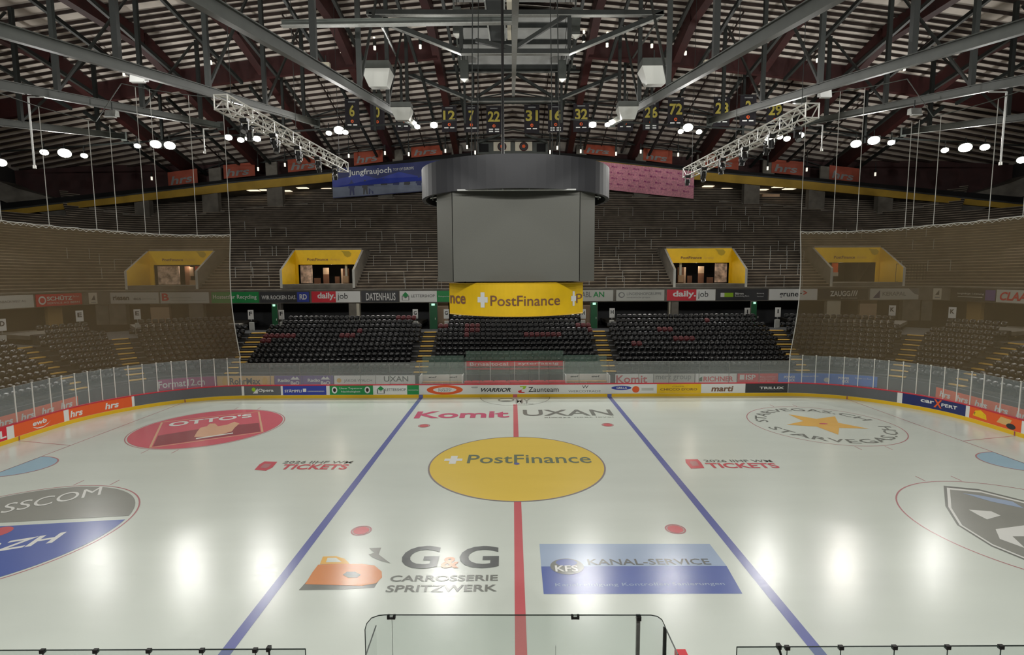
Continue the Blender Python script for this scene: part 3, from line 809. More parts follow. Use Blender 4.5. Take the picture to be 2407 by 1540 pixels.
fboard(1634, 1731, M['wht'], 'white board with bold red lettering and a small green block', ('t', 1653, 1723, .24, .74, 'RICHNER', M['red'], .01), ('s', [(1642, .25), (1642, .5), (1650, .75), (1650, .25)], M['gdoor']))
fboard(1733, 1828, M['red'], 'red board with white block and white lettering', ('t', 1752, 1775, .38, .9, 'ISP', M['wht'], .03), ('s', [(1738, .4), (1738, .9), (1749, .9), (1749, .4)], M['wht']), ('t', 1786, 1822, .62, .72, 'Elektro Solutions', M['wht']), ('t', 1786, 1820, .4, .5, 'und Partner AG', M['wht']), ('t', 1786, 1816, .2, .28, '3007 Bern', M['wht']))
fboard(1829, 2062, M['lblue'], 'long bright blue board with small white lettering behind the right corner glass', ('t', 1842, 1868, .5, .76, 'POWER', M['wht'], .01), ('t', 1852, 1868, .2, .45, 'KICK', M['wht'], .02), ('t', 1884, 1922, .62, .8, 'Energie aus Bern', M['wht']), ('t', 1970, 1996, .5, .76, 'POWER', M['wht'], .01), ('t', 1980, 1996, .2, .45, 'KICK', M['wht'], .02), ('o', 1936, 1950, .15, .6, M['lgrey']), ('t', 2010, 2048, .62, .8, 'Energie aus Bern', M['wht']))
# end stands: orange cloth with repeated marks on the inside of the end wall, both ends
for sg, xs, lab in ((-1, (0, 180), 'long orange banner with repeated white marks behind the left end glass'), (1, (2128, 2440), 'long orange banner with repeated white marks behind the right end glass')):
    X = sg * 31.5
    def endp(px, z):
        d = ray(px, 900); t_ = (X - CAM.x) / d.x; p = CAM + d * t_; return p.y
    y0, y1 = endp(xs[0] if sg < 0 else 2128, 1), endp(xs[1] if sg < 0 else 2440, 1)
    if sg > 0: y0, y1 = y0, y1
    ya, yb = (y0, y1)
    if sg < 0: ya = -6.0
    else: yb = -6.0
    mb = MB().hexa([(X, ya, .5), (X + sg * .04, ya, .5), (X + sg * .04, yb, .5), (X, yb, .5)], [(X, ya, 1.3), (X + sg * .04, ya, 1.3), (X + sg * .04, yb, 1.3), (X, yb, 1.3)])
    p = obj('banner', mb, M['orange'], label=lab, cat='banner')
    lo, hi = min(ya, yb), max(ya, yb)
    y = hi - .5; k = 0
    while y > 0:
        yy = y
        mb = MB(); text_map(mb, 'hrs', lambda u, v: Vector((X - sg * .012, (yy - .9 + .9 * u) if sg < 0 else (yy - .9 * u), 0.68 + .45 * v)), .02, .1)
        obj('lettering', mb, M['wht'], p); y -= 1.45
    mb = MB().box((X + sg * .25, (lo + hi) / 2, .25), (.3, hi - lo, .5)); obj('wall_end', mb, M['charc'], kind='structure')

# ------------------------------------------------------------------ upper ring beam with sponsor boards
ringb = MB()
OR = 0.0; UE = 66.0
ringb.sweep(UP, [(OR, 7.12), (OR, 8.42), (OR - .12, 8.42), (OR - .12, 8.55), (OR + .3, 8.55), (OR + .3, 8.2), (4.6, 8.2), (4.6, 7.4), (OR + .4, 7.12)], -UE, UE, closed=True)
obj('beam_upper_ring', ringb, M['concrete'], kind='structure')
U = Wall(UP, OR, 7.2, 8.33, 7.8, None)
def uboard(x0, x1, m, label, *items, zz=(7.2, 8.33)):
    s0, s1 = U.s(x0), U.s(x1)
    mb = MB(); mb.sweep(UP, [(OR - .005, zz[0]), (OR - .005, zz[1]), (OR - .08, zz[1]), (OR - .08, zz[0])], s0, s1, closed=True)
    p = obj('advert_board', mb, m, label=label, cat='advertising board', group='sponsor boards on the upper ring')
    for it in items:
        if it[0] == 't': U.text(it[1], it[2], it[3], it[4], it[5], it[6], p, d=.095, bold=it[7] if len(it) > 7 else 0, slant=it[8] if len(it) > 8 else 0)
        if it[0] == 'o': U.oval(it[1], it[2], it[3], it[4], it[5], p, d=it[6] if len(it) > 6 else .088)
        if it[0] == 's': U.shape(it[1], it[2], p, d=it[3] if len(it) > 3 else .088)
        if it[0] == 'r': U.shape([(it[1], it[3]), (it[2], it[3]), (it[2], it[4]), (it[1], it[4])], it[5], p, d=it[6] if len(it) > 6 else .086)
    return p
uboard(-40, 77, M['lgrey'], 'pale grey ring board at the left picture edge, beside the red one', ('t', -20, 58, .45, .62, 'HORNBACH WEST AG', M['gink']))
uboard(83, 191, M['red'], 'red ring board with white square emblem and white lettering behind the left net', ('t', 108, 168, .45, .86, 'SCHÜTZ', M['wht'], .012), ('t', 108, 184, .16, .32, 'SERVICE AG BERN', M['wht']), ('o', 88, 106, .15, .85, M['wht']), ('o', 91, 103, .28, .72, M['red'], .094), ('t', 170, 184, .66, .8, 'Die Fach', M['wht']))
uboard(208, 229, M['offw'], 'small square cream ring board with one black sign, behind the left net', ('s', [(214, .35), (222, .8), (224, .35)], M['ink']), ('r', 213, 225, .1, .16, M['gink']))
uboard(261, 374, M['lgrey'], 'white ring board with dark lowercase lettering behind the left net', ('t', 267, 305, .3, .72, 'riesen', M['ink'], .02), ('t', 315, 333, .3, .52, 'ecs', M['gink'], .02), ('t', 335, 368, .34, .48, 'schweiz ag', M['gink']))
uboard(378, 492, M['lgrey'], 'white ring board with a red and black letter emblem behind the left net', ('t', 382, 398, .22, .9, 'B', M['red'], .05), ('t', 402, 450, .45, .55, 'Bauunternehmung AG', M['gink']), ('t', 402, 486, .22, .3, 'Hoch- und Tiefbau, Umbau, Renovation', M['gink']))
uboard(498, 609, M['green'], 'green ring board with white lettering crossed by the left net edge', ('t', 502, 604, .26, .74, 'Hostettler Recycling', M['wht'], .004))
uboard(611, 728, M['charc'], 'black ring board with white capitals and blue square', ('t', 616, 697, .3, .66, 'WIR ROCKEN DAS.', M['wht'], .006), ('r', 699, 727, .06, .96, M['blue']), ('t', 705, 722, .28, .76, 'RD', M['wht'], .03))
for (a, b, c, lab) in ((733, 790, 847, 'half red half white ring board left of the black board with narrow capitals'), (1567, 1636, 1681, 'half red half white ring board right of the hanging video cube')):
    sc_ = (c - a) / 114
    uboard(a, c, M['wht'], lab, ('r', a, b, 0, 1.0, M['red']), ('t', a + 14 * sc_, b - 1, .2, .9, 'daily.', M['wht'], .014), ('t', b + 4, b + 28, .16, .84, 'job', M['charc']))
uboard(850, 937, M['charc'], 'black ring board with narrow white capitals', ('t', 861, 930, .16, .84, 'DATENHAUS', M['wht'], .006))
uboard(940, 1027, M['wht'], 'white ring board with green envelope emblem', ('s', [(945, .15), (945, .6), (953, .4), (962, .6), (962, .15)], M['charc']), ('s', [(946.5, .18), (946.5, .52), (953.5, .34), (960.5, .52), (960.5, .18)], M['wht'], .09), ('s', [(946, .62), (953.5, .92), (961, .62), (953.5, .4)], M['green'], .093), ('t', 967, 1022, .42, .68, 'LETTERSHOP', M['charc']))
uboard(1027, 1090, M['green'], 'green ring board ending behind the yellow banner', ('t', 1031, 1062, .42, .56, 'Dialogmarketing', M['wht']))
uboard(1330, 1441, M['lgrey'], 'pale ring board with grey green capitals right behind the yellow banner', ('t', 1367, 1390, .35, .85, 'ABL', M['gink'], .008), ('t', 1394, 1420, .35, .85, 'AN', M['green'], .008))
uboard(1448, 1561, M['lgrey'], 'pale ring board with spaced grey capitals and a small round emblem', ('t', 1473, 1554, .5, .78, 'LINDENHOFGRUPPE', M['gink']), ('t', 1473, 1528, .22, .38, 'medizinische gruppe', M['gink']), ('o', 1453, 1468, .28, .8, M['gink']), ('o', 1456, 1466, .36, .72, M['lgrey'], .092))
uboard(1683, 1804, M['charc'], 'black ring board with lime square and small white lettering', ('r', 1693, 1702, .3, .68, M['wht']), ('r', 1702, 1723, .3, .68, M['lime']), ('t', 1727, 1747, .52, .7, 'Bären', M['wht'], .01), ('t', 1727, 1760, .28, .46, 'Bodenbelag Bern', M['wht']), ('t', 1778, 1795, .55, .66, 'Beratung', M['wht']), ('t', 1778, 1794, .3, .4, 'Verkauf', M['wht']))
uboard(1807, 1920, M['wht'], 'white ring board with black lettering crossed by the right net edge', ('t', 1831, 1884, .18, .64, 'gruner', M['ink'], .006), ('t', 1887, 1896, .45, .86, '>', M['red'], .03))
uboard(1923, 2040, M['rubber'], 'dark ring board with white capitals and three slanted strokes', ('t', 1950, 1997, .32, .8, 'ZAUGG', M['wht'], .01), ('t', 1998, 2015, .34, .84, '///', M['wht'], .03), ('t', 1976, 2014, .1, .2, 'BAU & PLANUNG', M['wht']))
uboard(2044, 2158, M['lgrey'], 'white ring board with blue sail emblem behind the right net', ('s', [(2051, .15), (2067, .86), (2067, .15)], M['navy']), ('t', 2073, 2128, .35, .7, 'KERAPAL', M['gink'], .006), ('s', [(2134, 1.0), (2148, .5), (2158, .4), (2158, 1.)], M['gink']))
uboard(2193, 2214, M['offw'], 'small square cream ring board with one black sign, behind the right net', ('s', [(2198, .4), (2208, .85), (2208, .4)], M['ink']), ('r', 2198, 2210, .15, .22, M['gink']))
uboard(2236, 2343, M['rubber'], 'dark ring board with a violet patch left of the white board with red letters', ('t', 2253, 2315, .5, .68, 'langlebige Leistung', M['wht']), ('r', 2253, 2312, .3, .36, M['lgrey']), ('s', [(2318, .1), (2318, .95), (2342, .95), (2342, .1)], M['violet']))
uboard(2344, 2470, M['lgrey'], 'white ring board with large slanted red capitals at the right picture edge', ('t', 2353, 2430, .16, .84, 'CLAAS', M['red'], .02, .06))

# ------------------------------------------------------------------ under the ring: pillars, doors, letter signs
def path_box(mb, path, s, o0, o1, w, z0, z1):
    n = path.N(s); t = Vector((n.y, -n.x, 0)); a = path.P(s, o0); b = path.P(s, o1)
    c = [a - t * w / 2, a + t * w / 2, b + t * w / 2, b - t * w / 2]
    return mb.hexa([Vector((p.x, p.y, z0)) for p in c], [Vector((p.x, p.y, z1)) for p in c])
def pillar(x0, x1, m, o=.25, dep=.5, z0=5.0, z1=7.3):
    sa, sb_ = UP.s_at(x0, o, 6.5), UP.s_at(x1, o, 6.5); s = (sa + sb_) / 2
    w = (UP.P(sa, o) - UP.P(sb_, o)).length
    obj('pillar', path_box(MB(), UP, s, o, o + dep, w, z0, z1), m, kind='structure')
for x0, x1, m in ((820, 838, M['concrete']), (838, 845, M['offw']), (1573, 1576, M['offw']), (1578, 1595, M['concrete']), (224, 254, M['concrete']), (256, 296, M['concrete']), (2122, 2163, M['concrete']), (2167, 2192, M['concrete']), (444, 478, M['concrete']), (1944, 1976, M['offw']), (650, 661, M['concrete'])):
    pillar(x0, x1, m)
for x0, x1, m, nm in ((1028, 1054, M['beige'], 'wall_kiosk'), (1366, 1388, M['beige'], 'wall_kiosk'), (354, 398, M['beige'], 'wall_kiosk'), (2021, 2061, M['beige'], 'wall_kiosk'), (113, 147, M['sand'], 'wall_kiosk'), (2272, 2306, M['sand'], 'wall_kiosk')):
    sa, sb_ = UP.s_at(x0, 1.5, 6.2), UP.s_at(x1, 1.5, 6.2)
    obj(nm, path_box(MB(), UP, (sa + sb_) / 2, 1.5, 1.8, (UP.P(sa, 1.5) - UP.P(sb_, 1.5)).length, 4.4, 7.3), m, kind='structure')
gl = {633: 'green exit door with lit sign under the ring board with blue square', 1010: 'green exit door with lit sign left of the yellow banner', 1389: 'green exit door with lit sign right of the yellow banner', 1767: 'green exit door with lit sign between the two letter I signs'}
for x0, x1 in ((633, 651), (1010, 1027), (1389, 1404), (1767, 1784)):
    o = 9.0; sa, sb_ = BOWL.s_at(x0, o, 6), BOWL.s_at(x1, o, 6); s = (sa + sb_) / 2
    w_ = abs(sb_ - sa)
    t = thing('exit_door', gl[x0], 'door', tuple(BOWL.P(s, o, 4.44)))
    obj('door_leaf', path_box(MB(), BOWL, s, o, o + .12, w_, 4.44, 7.05), M['gdoor'], t)
    obj('door_frame', path_box(MB(), BOWL, s, o + .12, o + .22, w_ + .12, 4.44, 7.1), M['concrete'], t)
    obj('exit_sign', path_box(MB(), BOWL, s, o - .06, o, w_ * .45, 6.85, 7.05), M['exit'], t)
    obj('handle', path_box(MB(), BOWL, s + .2, o - .06, o - .01, .05, 5.4, 5.6), M['alu'], t)
signs = [(5, 764, 'D', 'at the left picture edge'), (188, 743, 'E', 'left of the narrow stair behind the left net'), (323, 739, 'E', 'right of the narrow stair behind the left net'), (589, 740, 'F', 'left of the green door near the left net edge'), (661, 740, 'F', 'right of the green door near the left net edge'), (976, 738, 'G', 'on the outer side of the stair left of the yellow banner'), (1049, 738, 'G', 'touching the lower left banner corner'), (1371, 738, 'H', 'half hidden at the lower right banner corner'), (1439, 736, 'H', 'fully visible right of the yellow banner'), (1757, 735, 'I', 'left of the green door near the right net edge'), (1829, 734, 'I', 'right of the green door near the right net edge'), (2097, 730, 'K', 'left of the narrow stair behind the right net'), (2238, 735, 'K', 'right of the narrow stair behind the right net')]
for px, py, ch, lab in signs:
    o = 8.3; s = BOWL.s_at(px, o, 6.2); P = BOWL.P(s, o)
    d = ray(px, py); tt = (P - Vector((CAM.x, CAM.y, 0))).length / math.hypot(d.x, d.y); z = CAM.z + d.z * tt
    w_, h_ = .52, .95
    t = thing('letter_sign', 'white letter %s sign %s' % (ch, lab), 'sign', (P.x, P.y, z - h_ / 2), 'block letter signs above the lower stand')
    obj('sign_panel', path_box(MB(), BOWL, s, o, o + .06, w_, z - h_ / 2, z + h_ / 2), M['wht'], t)
    mb = MB(); nrm = BOWL.N(s); tv = Vector((nrm.y, -nrm.x, 0)); wl = .12 if ch == 'I' else .3
    text_map(mb, ch, lambda u, v: P - nrm * .012 + tv * (u - .5) * wl + Vector((0, 0, z + .02 + .4 * v - .12)), .02)
    obj('lettering', mb, M['ink'], t)
    obj('sign_post', path_box(MB(), BOWL, s, o + .06, o + .16, .07, 5.4 if z - h_ / 2 > 5.4 else 5.0, z), M['galv'], t)
    obj('sign_base', path_box(MB(), BOWL, s, o + .0, o + .3, w_ * .8, 4.4, max(5.3, z - h_ / 2 - .35)), M['lgrey'], t)

# ------------------------------------------------------------------ standing terrace, cut where the tunnels come out
SL = 0.62
def tz(o): return 8.35 + SL * (o - OR)          # slope line of the terrace
TB, TR = 0.5, 0.31
tun = [  # headwall columns, top row, lintel row, floor row, inner opening columns, side
    (352, 504, 590, 623, 671, 361, 479), (695, 851, 588, 622, 668, 701, 836), (1565, 1719, 584, 618, 667, 1577, 1714), (1912, 2068, 582, 617, 664, 1936, 2059)]
O_H, O_F, O_R = 4.1, 0.6, 7.5
tss = [(UP.s_at(a, O_H, 11), UP.s_at(b, O_H, 11)) for a, b, *_ in tun]
def seg_free(o):
    e = [-UE]
    if o < O_R:
        for a, b in tss: e += [a, b]
    e += [UE]
    if o > 14.4: e[0], e[-1] = -(UP.cx + 1.2), UP.cx + 1.2
    return [(e[i], e[i + 1]) for i in range(0, len(e), 2)]
rows_t = []
o = OR + .3; z = 8.25
prof_rows = []
while o < 25:
    prof_rows.append((o, z)); o += TB; z += TR
tread, riser = MB(), MB()
T = MB()
for (o, z) in prof_rows:
    for a, b in seg_free(o):
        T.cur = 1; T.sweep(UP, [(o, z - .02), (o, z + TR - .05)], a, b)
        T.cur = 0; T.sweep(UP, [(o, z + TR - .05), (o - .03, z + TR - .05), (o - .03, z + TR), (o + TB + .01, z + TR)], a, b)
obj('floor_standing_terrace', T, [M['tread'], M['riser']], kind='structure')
def terr_z(o): 
    k = int((o - (OR + .3)) / TB); return 8.25 + TR * (k + 1)
# tunnels
tlab = ['yellow tunnel mouth with photo wall behind the left net', 'yellow tunnel mouth with photo wall left of the hanging video cube', 'yellow tunnel mouth with photo wall right of the hanging video cube', 'yellow tunnel mouth with mesh gate behind the right net']
for i, (xa, xb, rt, rl, rf, xi0, xi1) in enumerate(tun):
    s0, s1 = tss[i]; sm = (s0 + s1) / 2; n = Vector((0, 1, 0)); tv = Vector((n.y, -n.x, 0))
    A, Bp = UP.P(s0, O_H), UP.P(s1, O_H); ctr = (A + Bp) / 2; hw_ = (Bp - A).length / 2
    def L(u, v, z): p = ctr + tv * u + n * v; return Vector((p.x, p.y, z))
    def zrow(px, row, v=0.0):
        d = ray(px, row); q = L(0, v, 0); t_ = (q - Vector((CAM.x, CAM.y, 0))).dot(n) / Vector((d.x, d.y, 0)).dot(n); return CAM.z + d.z * t_
    xm = (xa + xb) / 2
    zt, zl = zrow(xm, rt), zrow(xm, rl); zf = zrow(xm, rf, O_F - O_H)
    def ucol(px, v=0.0):
        d = ray(px, 640); q = ctr + n * v; t_ = ((q.x - CAM.x) * n.x + (q.y - CAM.y) * n.y) / (d.x * n.x + d.y * n.y); p = CAM + d * t_
        return (p.x - q.x) * tv.x + (p.y - q.y) * tv.y
    u0, u1 = ucol(xi0), ucol(xi1)
    vf = O_F - O_H
    t = thing('tunnel_entrance', tlab[i], 'tunnel entrance', tuple(L(0, vf, zf)), 'tunnel mouths in the standing terrace')
    # headwall with the wide opening cut out
    hm = MB()
    hm.hexa([L(-hw_, 0, zl), L(hw_, 0, zl), L(hw_, .15, zl), L(-hw_, .15, zl)], [L(-hw_, 0, zt), L(hw_, 0, zt), L(hw_, .15, zt), L(-hw_, .15, zt)])
    hm.hexa([L(-hw_, 0, zf), L(u0, 0, zf), L(u0, .15, zf), L(-hw_, .15, zf)], [L(-hw_, 0, zl), L(u0, 0, zl), L(u0, .15, zl), L(-hw_, .15, zl)])
    hm.hexa([L(u1, 0, zf), L(hw_, 0, zf), L(hw_, .15, zf), L(u1, .15, zf)], [L(u1, 0, zl), L(hw_, 0, zl), L(hw_, .15, zl), L(u1, .15, zl)])
    hd = obj('headwall', hm, M['yellow'], t)
    mb = MB(); text_map(mb, 'PostFinance', lambda u, v: L(u0 + 1.05 + 2.3 * u, -.012, zl + .42 + .3 * v), .008); obj('lettering', mb, M['brown'], hd)
    mb = MB(); text_map(mb, 'Arena', lambda u, v: L(u0 + 3.55 + 1.1 * u, -.012, zl + .42 + .3 * v)); obj('lettering', mb, M['nosing'], hd)
    em = MB().poly([L(u0 + 5.0 + .62 * x, -.013, zl + .95 + .5 * y) for x, y in ((0, .7), (-.35, 1.1), (.4, 1.0), (1.1, 1.0), (1.5, .5), (1.3, -.1), (.8, -.35), (.3, 0))])
    obj('emblem', em, mat('olive_print', (176, 150, 30), 0.6), hd)
    for sd in (-1, 1):
        u = sd * hw_; w2 = .22 * sd
        zfr = zf + (zt - zf) * .40 if True else 0
        # side wall: low at the front, as high as the headwall at the back, yellow inside
        for nm, uu, ww, m_ in (('side_wall', u, w2, M['concrete']), ('wall_paint', u - .01 * sd, .008 * sd, M['yellow'])):
            f0 = [L(uu, vf, zf - .4), L(uu, 0, zf - .4), L(uu, .15, zf - .4), L(uu, .15, zt), L(uu, 0, zt), L(uu, vf, zfr)]
            f1 = [p + tv * ww for p in f0]
            if nm == 'side_wall':
                f0 = [L(uu, vf, zf - .4), L(uu, 3.6, zf - .4), L(uu, 3.6, zt), L(uu, 0, zt), L(uu, vf, zfr)]; f1 = [p + tv * ww for p in f0]
            k = len(f0); q = MB(); q.add(f0 + f1, [tuple(range(k)), tuple(range(2 * k - 1, k - 1, -1))] + [(a, (a + 1) % k, k + (a + 1) % k, k + a) for a in range(k)])
            obj(nm, q, m_, t)
        q = MB(); q.hexa([L(u - .02 * sd, vf - .03, zf - .4), L(u + w2, vf - .03, zf - .4), L(u + w2, vf, zf - .4), L(u - .02 * sd, vf, zf - .4)], [L(u - .02 * sd, vf - .03, zfr), L(u + w2, vf - .03, zfr), L(u + w2, vf, zfr), L(u - .02 * sd, vf, zfr)])
        obj('wall_end', q, M['lgrey'], t)
    q = MB(); q.hexa([L(-hw_, vf, zf - .5), L(hw_, vf, zf - .5), L(hw_, 6, zf - .5), L(-hw_, 6, zf - .5)], [L(-hw_, vf, zf), L(hw_, vf, zf), L(hw_, 6, zf), L(-hw_, 6, zf)]); obj('landing', q, M['concrete'], t)
    q = MB(); q.hexa([L(-hw_, 0, zt), L(hw_, 0, zt), L(hw_, 3.7, zt), L(-hw_, 3.7, zt)], [L(-hw_, 0, zt + .18), L(hw_, 0, zt + .18), L(hw_, 3.7, zt + .18), L(-hw_, 3.7, zt + .18)]); obj('roof_slab', q, M['concrete'], t)
    # room behind the opening
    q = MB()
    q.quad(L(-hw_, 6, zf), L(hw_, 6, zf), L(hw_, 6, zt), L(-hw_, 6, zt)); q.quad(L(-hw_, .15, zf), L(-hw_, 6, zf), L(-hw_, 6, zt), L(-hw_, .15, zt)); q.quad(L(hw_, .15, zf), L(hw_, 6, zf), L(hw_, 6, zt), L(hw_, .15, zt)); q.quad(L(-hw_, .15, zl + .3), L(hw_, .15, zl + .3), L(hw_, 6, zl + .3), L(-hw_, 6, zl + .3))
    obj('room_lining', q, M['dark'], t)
    pw = u1 - u0; mir = i >= 2
    def X(f): return (u1 - f * pw) if mir else (u0 + f * pw)
    def panelbox(nm, f0, f1, v, z0, z1, m_, dd=.1):
        a, b = sorted((X(f0), X(f1))); q = MB(); H = zl - zf
        q.hexa([L(a, v, zf + z0 * H), L(b, v, zf + z0 * H), L(b, v + dd, zf + z0 * H), L(a, v + dd, zf + z0 * H)], [L(a, v, zf + z1 * H), L(b, v, zf + z1 * H), L(b, v + dd, zf + z1 * H), L(a, v + dd, zf + z1 * H)])
        return obj(nm, q, m_, t)
    ph = mat('photo_wall', (206, 180, 164), 0.7, 0, 0.65, 2.2)
    if i == 0:
        panelbox('photo_wall', .02, .45, .5, .03, .95, ph); panelbox('wall_panel', .45, .56, 1.5, 0, .95, M['brown'])
        q = panelbox('poster', .72, 1.0, 1.0, .25, .95, M['red']); panelbox('counter', .6, .95, .9, 0, .24, M['beige'])
        panelbox('lit_screen', .58, .66, 1.2, .45, .9, M['beige'])
    elif i == 3:
        panelbox('kiosk_screen', .62, .74, 1.0, .45, .98, M['orange']); panelbox('kiosk_screen', .82, .92, 1.0, .45, .8, M['beige']); panelbox('kiosk_counter', .62, 1.0, .9, .3, .5, M['lgrey'])
        panelbox('kiosk_base', .7, .95, 1.0, .05, .3, M['navy'])
        gate = MB()
        for f in [k / 10 for k in range(11)]:
            gate.beam(L(X(-.55 * f - .02), vf * .8, zf), L(X(-.55 * f - .02), vf * .8, zf + 1.9), .03, .03)
        for zz in (0.05, 1.9): gate.beam(L(X(-.02), vf * .8, zf + zz), L(X(-.57), vf * .8, zf + zz), .04, .04)
        obj('mesh_gate', gate, M['steel_dk'], t)
    else:
        panelbox('photo_wall', .01, .215, .45, .04, .98, ph)
        panelbox('counter_end', .22, .33, .8, .0, .3, M['brown']); panelbox('wall_panel', .34, .44, 1.6, .5, .85, M['beige']); panelbox('wall_panel', .34, .44, 1.6, .0, .5, M['brown'])
        panelbox('kiosk_block', .57, .65, 1.2, .02, .38, M['brown']); panelbox('wall_panel', .66, .7, 1.6, 0, .8, M['beige']); panelbox('door_panel', .71, .82, 1.3, 0, .8, M['brown']); panelbox('kiosk_block', .73, .82, 1.0, .05, .42, M['beige'])
        panelbox('pillar_strip', .77, .81, .9, .4, 1., M['lgrey'])
    l = bpy.data.lights.new('tunnel_light', 'POINT'); l.energy = 110; l.shadow_soft_size = .3; l.color = (1, .86, .7)
    lo = bpy.data.objects.new('tunnel_light', l); C.objects.link(lo); lo.location = L(0, 1.2, zl + .1 - .2)

# crush barriers on the terrace
def barrier(px, py, nb, label, grp, pw=1.87, m=None):
    """px,py: foot of the left post in the picture"""
    d = ray(px, py); t = 40.0; hit = None
    while t < 120:
        p = CAM + d * t; ax = abs(p.x)
        if ax <= UP.cx: oo = p.y - UP.cy - UP.R; s = p.x
        elif p.y >= UP.cy: oo = math.hypot(ax - UP.cx, p.y - UP.cy) - UP.R; s = math.copysign(UP.cx + UP.R * math.atan2(ax - UP.cx, p.y - UP.cy), p.x)
        else: oo = ax - UP.cx - UP.R; s = math.copysign(UP.cx + UP.R * PI / 2 + UP.cy - p.y, p.x)
        if oo > OR + .3 and p.z < terr_z(oo): hit = (s, oo); break
        t += .04
    if not hit: return
    s, oo = hit; k = int((oo - (OR + .3)) / TB); oo = OR + .3 + k * TB + .12; z = 8.25 + TR * (k + 1)
    kk = (UP.R + oo) / UP.R if abs(s) > UP.cx else 1.0
    t = thing('crush_barrier', label, 'barrier', tuple(UP.P(s, oo, z)), grp)
    for j in range(nb):
        p = UP.P(s + j * pw / kk, oo, z); mb = MB().tube(p, p + Vector((0, 0, 1.1)), .028, 6)
        mb.tube(p, p + Vector((0, 0, .02)), .08, 8); obj('post', mb, M['galv'], t)
    if nb > 1:
        mb = MB(); a = UP.P(s, oo, z + 1.1); b = UP.P(s + (nb - 1) * pw / kk, oo, z + 1.1); mb.tube(a, b, .03, 6); obj('rail', mb, M['concrete'], t)
GB = 'crush barriers on the standing terrace'
LB = 'thin galvanised crush barrier standing on the dark terrace steps'
for px, py, nb in ((866, 667, 3), (952, 680, 3), (1029, 679, 1), (878, 629, 2), (957, 641, 3), (893, 594, 2), (968, 606, 2), (928, 572, 4), (861, 571, 2), (553, 658, 2), (590, 680, 2), (590, 644, 3), (576, 618, 1), (611, 606, 2), (640, 606, 2),
    (1385, 675, 1), (1425, 677, 2), (1464, 665, 3), (1417, 640, 2), (1454, 627, 3), (1409, 604, 2), (1455, 590, 3), (1429, 569, 2), (1407, 539, 1), (1481, 560, 4), (1420, 509, 3),
    (1772, 602, 3), (1811, 614, 3), (1769, 638, 3), (1835, 650, 2), (1801, 677, 3), (1750, 601, 1), (1830, 590, 2),
    (270, 640, 2), (240, 660, 1), (235, 625, 1), (160, 610, 2), (2120, 640, 1), (2145, 590, 2), (2180, 640, 2), (2130, 560, 2), (1990, 560, 2), (600, 560, 3), (800, 540, 3), (900, 505, 3), (1560, 520, 3), (1700, 550, 3), (1634, 545, 4), (1685, 510, 4), (760, 500, 3), (540, 545, 2), (1760, 530, 3)):
    barrier(px, py, nb, LB, GB)

# ------------------------------------------------------------------ gallery behind the terrace
def arc_curve(pts, fwd):
    """picture points along a line on the gallery curve -> 3d points (left half)"""
    out = []
    for i in range(len(pts) - 1):
        (x0, y0), (x1, y1) = pts[i], pts[i + 1]; n = max(1, int(abs(x1 - x0) / 60))
        for k in range(n): out.append(at_arc(x0 + (x1 - x0) * k / n, y0 + (y1 - y0) * k / n, fwd))
    out.append(at_arc(pts[-1][0], pts[-1][1], fwd)); return out
def zline(pts, fwd):
    c = arc_curve(pts, fwd); return lambda x: _interp(c, -abs(x))
def _interp(c, x):
    if x <= c[0].x: return c[0].z + (c[0].z - c[1].z) / (c[0].x - c[1].x) * (x - c[0].x)
    for a, b in zip(c, c[1:]):
        if a.x <= x <= b.x: return a.z + (b.z - a.z) * (x - a.x) / (b.x - a.x)
    return c[-1].z
z_yt = zline([(152, 478), (540, 431), (778, 408), (1015, 379), (1200, 362)], 0.5)
z_yb = zline([(152, 492), (540, 450), (778, 427), (1015, 398), (1200, 381)], 0.5)
z_rail = zline([(152, 462), (540, 421), (800, 395), (1015, 367), (1200, 350)], 0.5)
z_ht = zline([(150, 424), (400, 405), (530, 388), (830, 359), (1000, 343), (1200, 332)], 0.0)
z_hb = zline([(150, 460), (400, 440), (530, 420), (830, 390), (1000, 366), (1200, 352)], 0.0)
z_rt = zline([(150, 400), (400, 382), (560, 360), (800, 336), (1000, 326), (1200, 322)], 0.0)
def band(zlo, zhi, fwd, x0=-62, x1=62, dep=.2, step=2.0):
    mb = MB(); n = max(1, int((x1 - x0) / step)); prof = []
    for i in range(n + 1):
        x = x0 + (x1 - x0) * i / n; y = YB(x) - fwd
        lo, hi = (zlo(x) if callable(zlo) else zlo), (zhi(x) if callable(zhi) else zhi)
        prof.append([(x, y, lo), (x, y, hi), (x, y + dep, hi), (x, y + dep, lo)])
    vs = [v for p in prof for v in p]; fs = []
    for i in range(n):
        for j in range(4): a = i * 4 + j; b = i * 4 + (j + 1) % 4; fs.append((a, b, b + 4, a + 4))
    fs += [(0, 1, 2, 3), (n * 4 + 3, n * 4 + 2, n * 4 + 1, n * 4)]
    return mb.add(vs, fs)
obj('beam_gallery_fascia', band(z_yb, z_yt, .5), M['fascia'], kind='structure')
obj('beam_gallery_edge', band(z_yt, lambda x: z_yt(x) + .18, .55, dep=.5), M['steel_dk'], kind='structure')
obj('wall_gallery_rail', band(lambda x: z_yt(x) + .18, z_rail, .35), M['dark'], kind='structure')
obj('wall_gallery_red', band(lambda x: z_yt(x) - .5, lambda x: z_rt(x) + 1.0, -2.5, dep=.3), M['red_beam'], kind='structure')
obj('floor_gallery', band(lambda x: z_yt(x) - .35, lambda x: z_yt(x) - .1, .3, dep=3.0), M['concrete'], kind='structure')
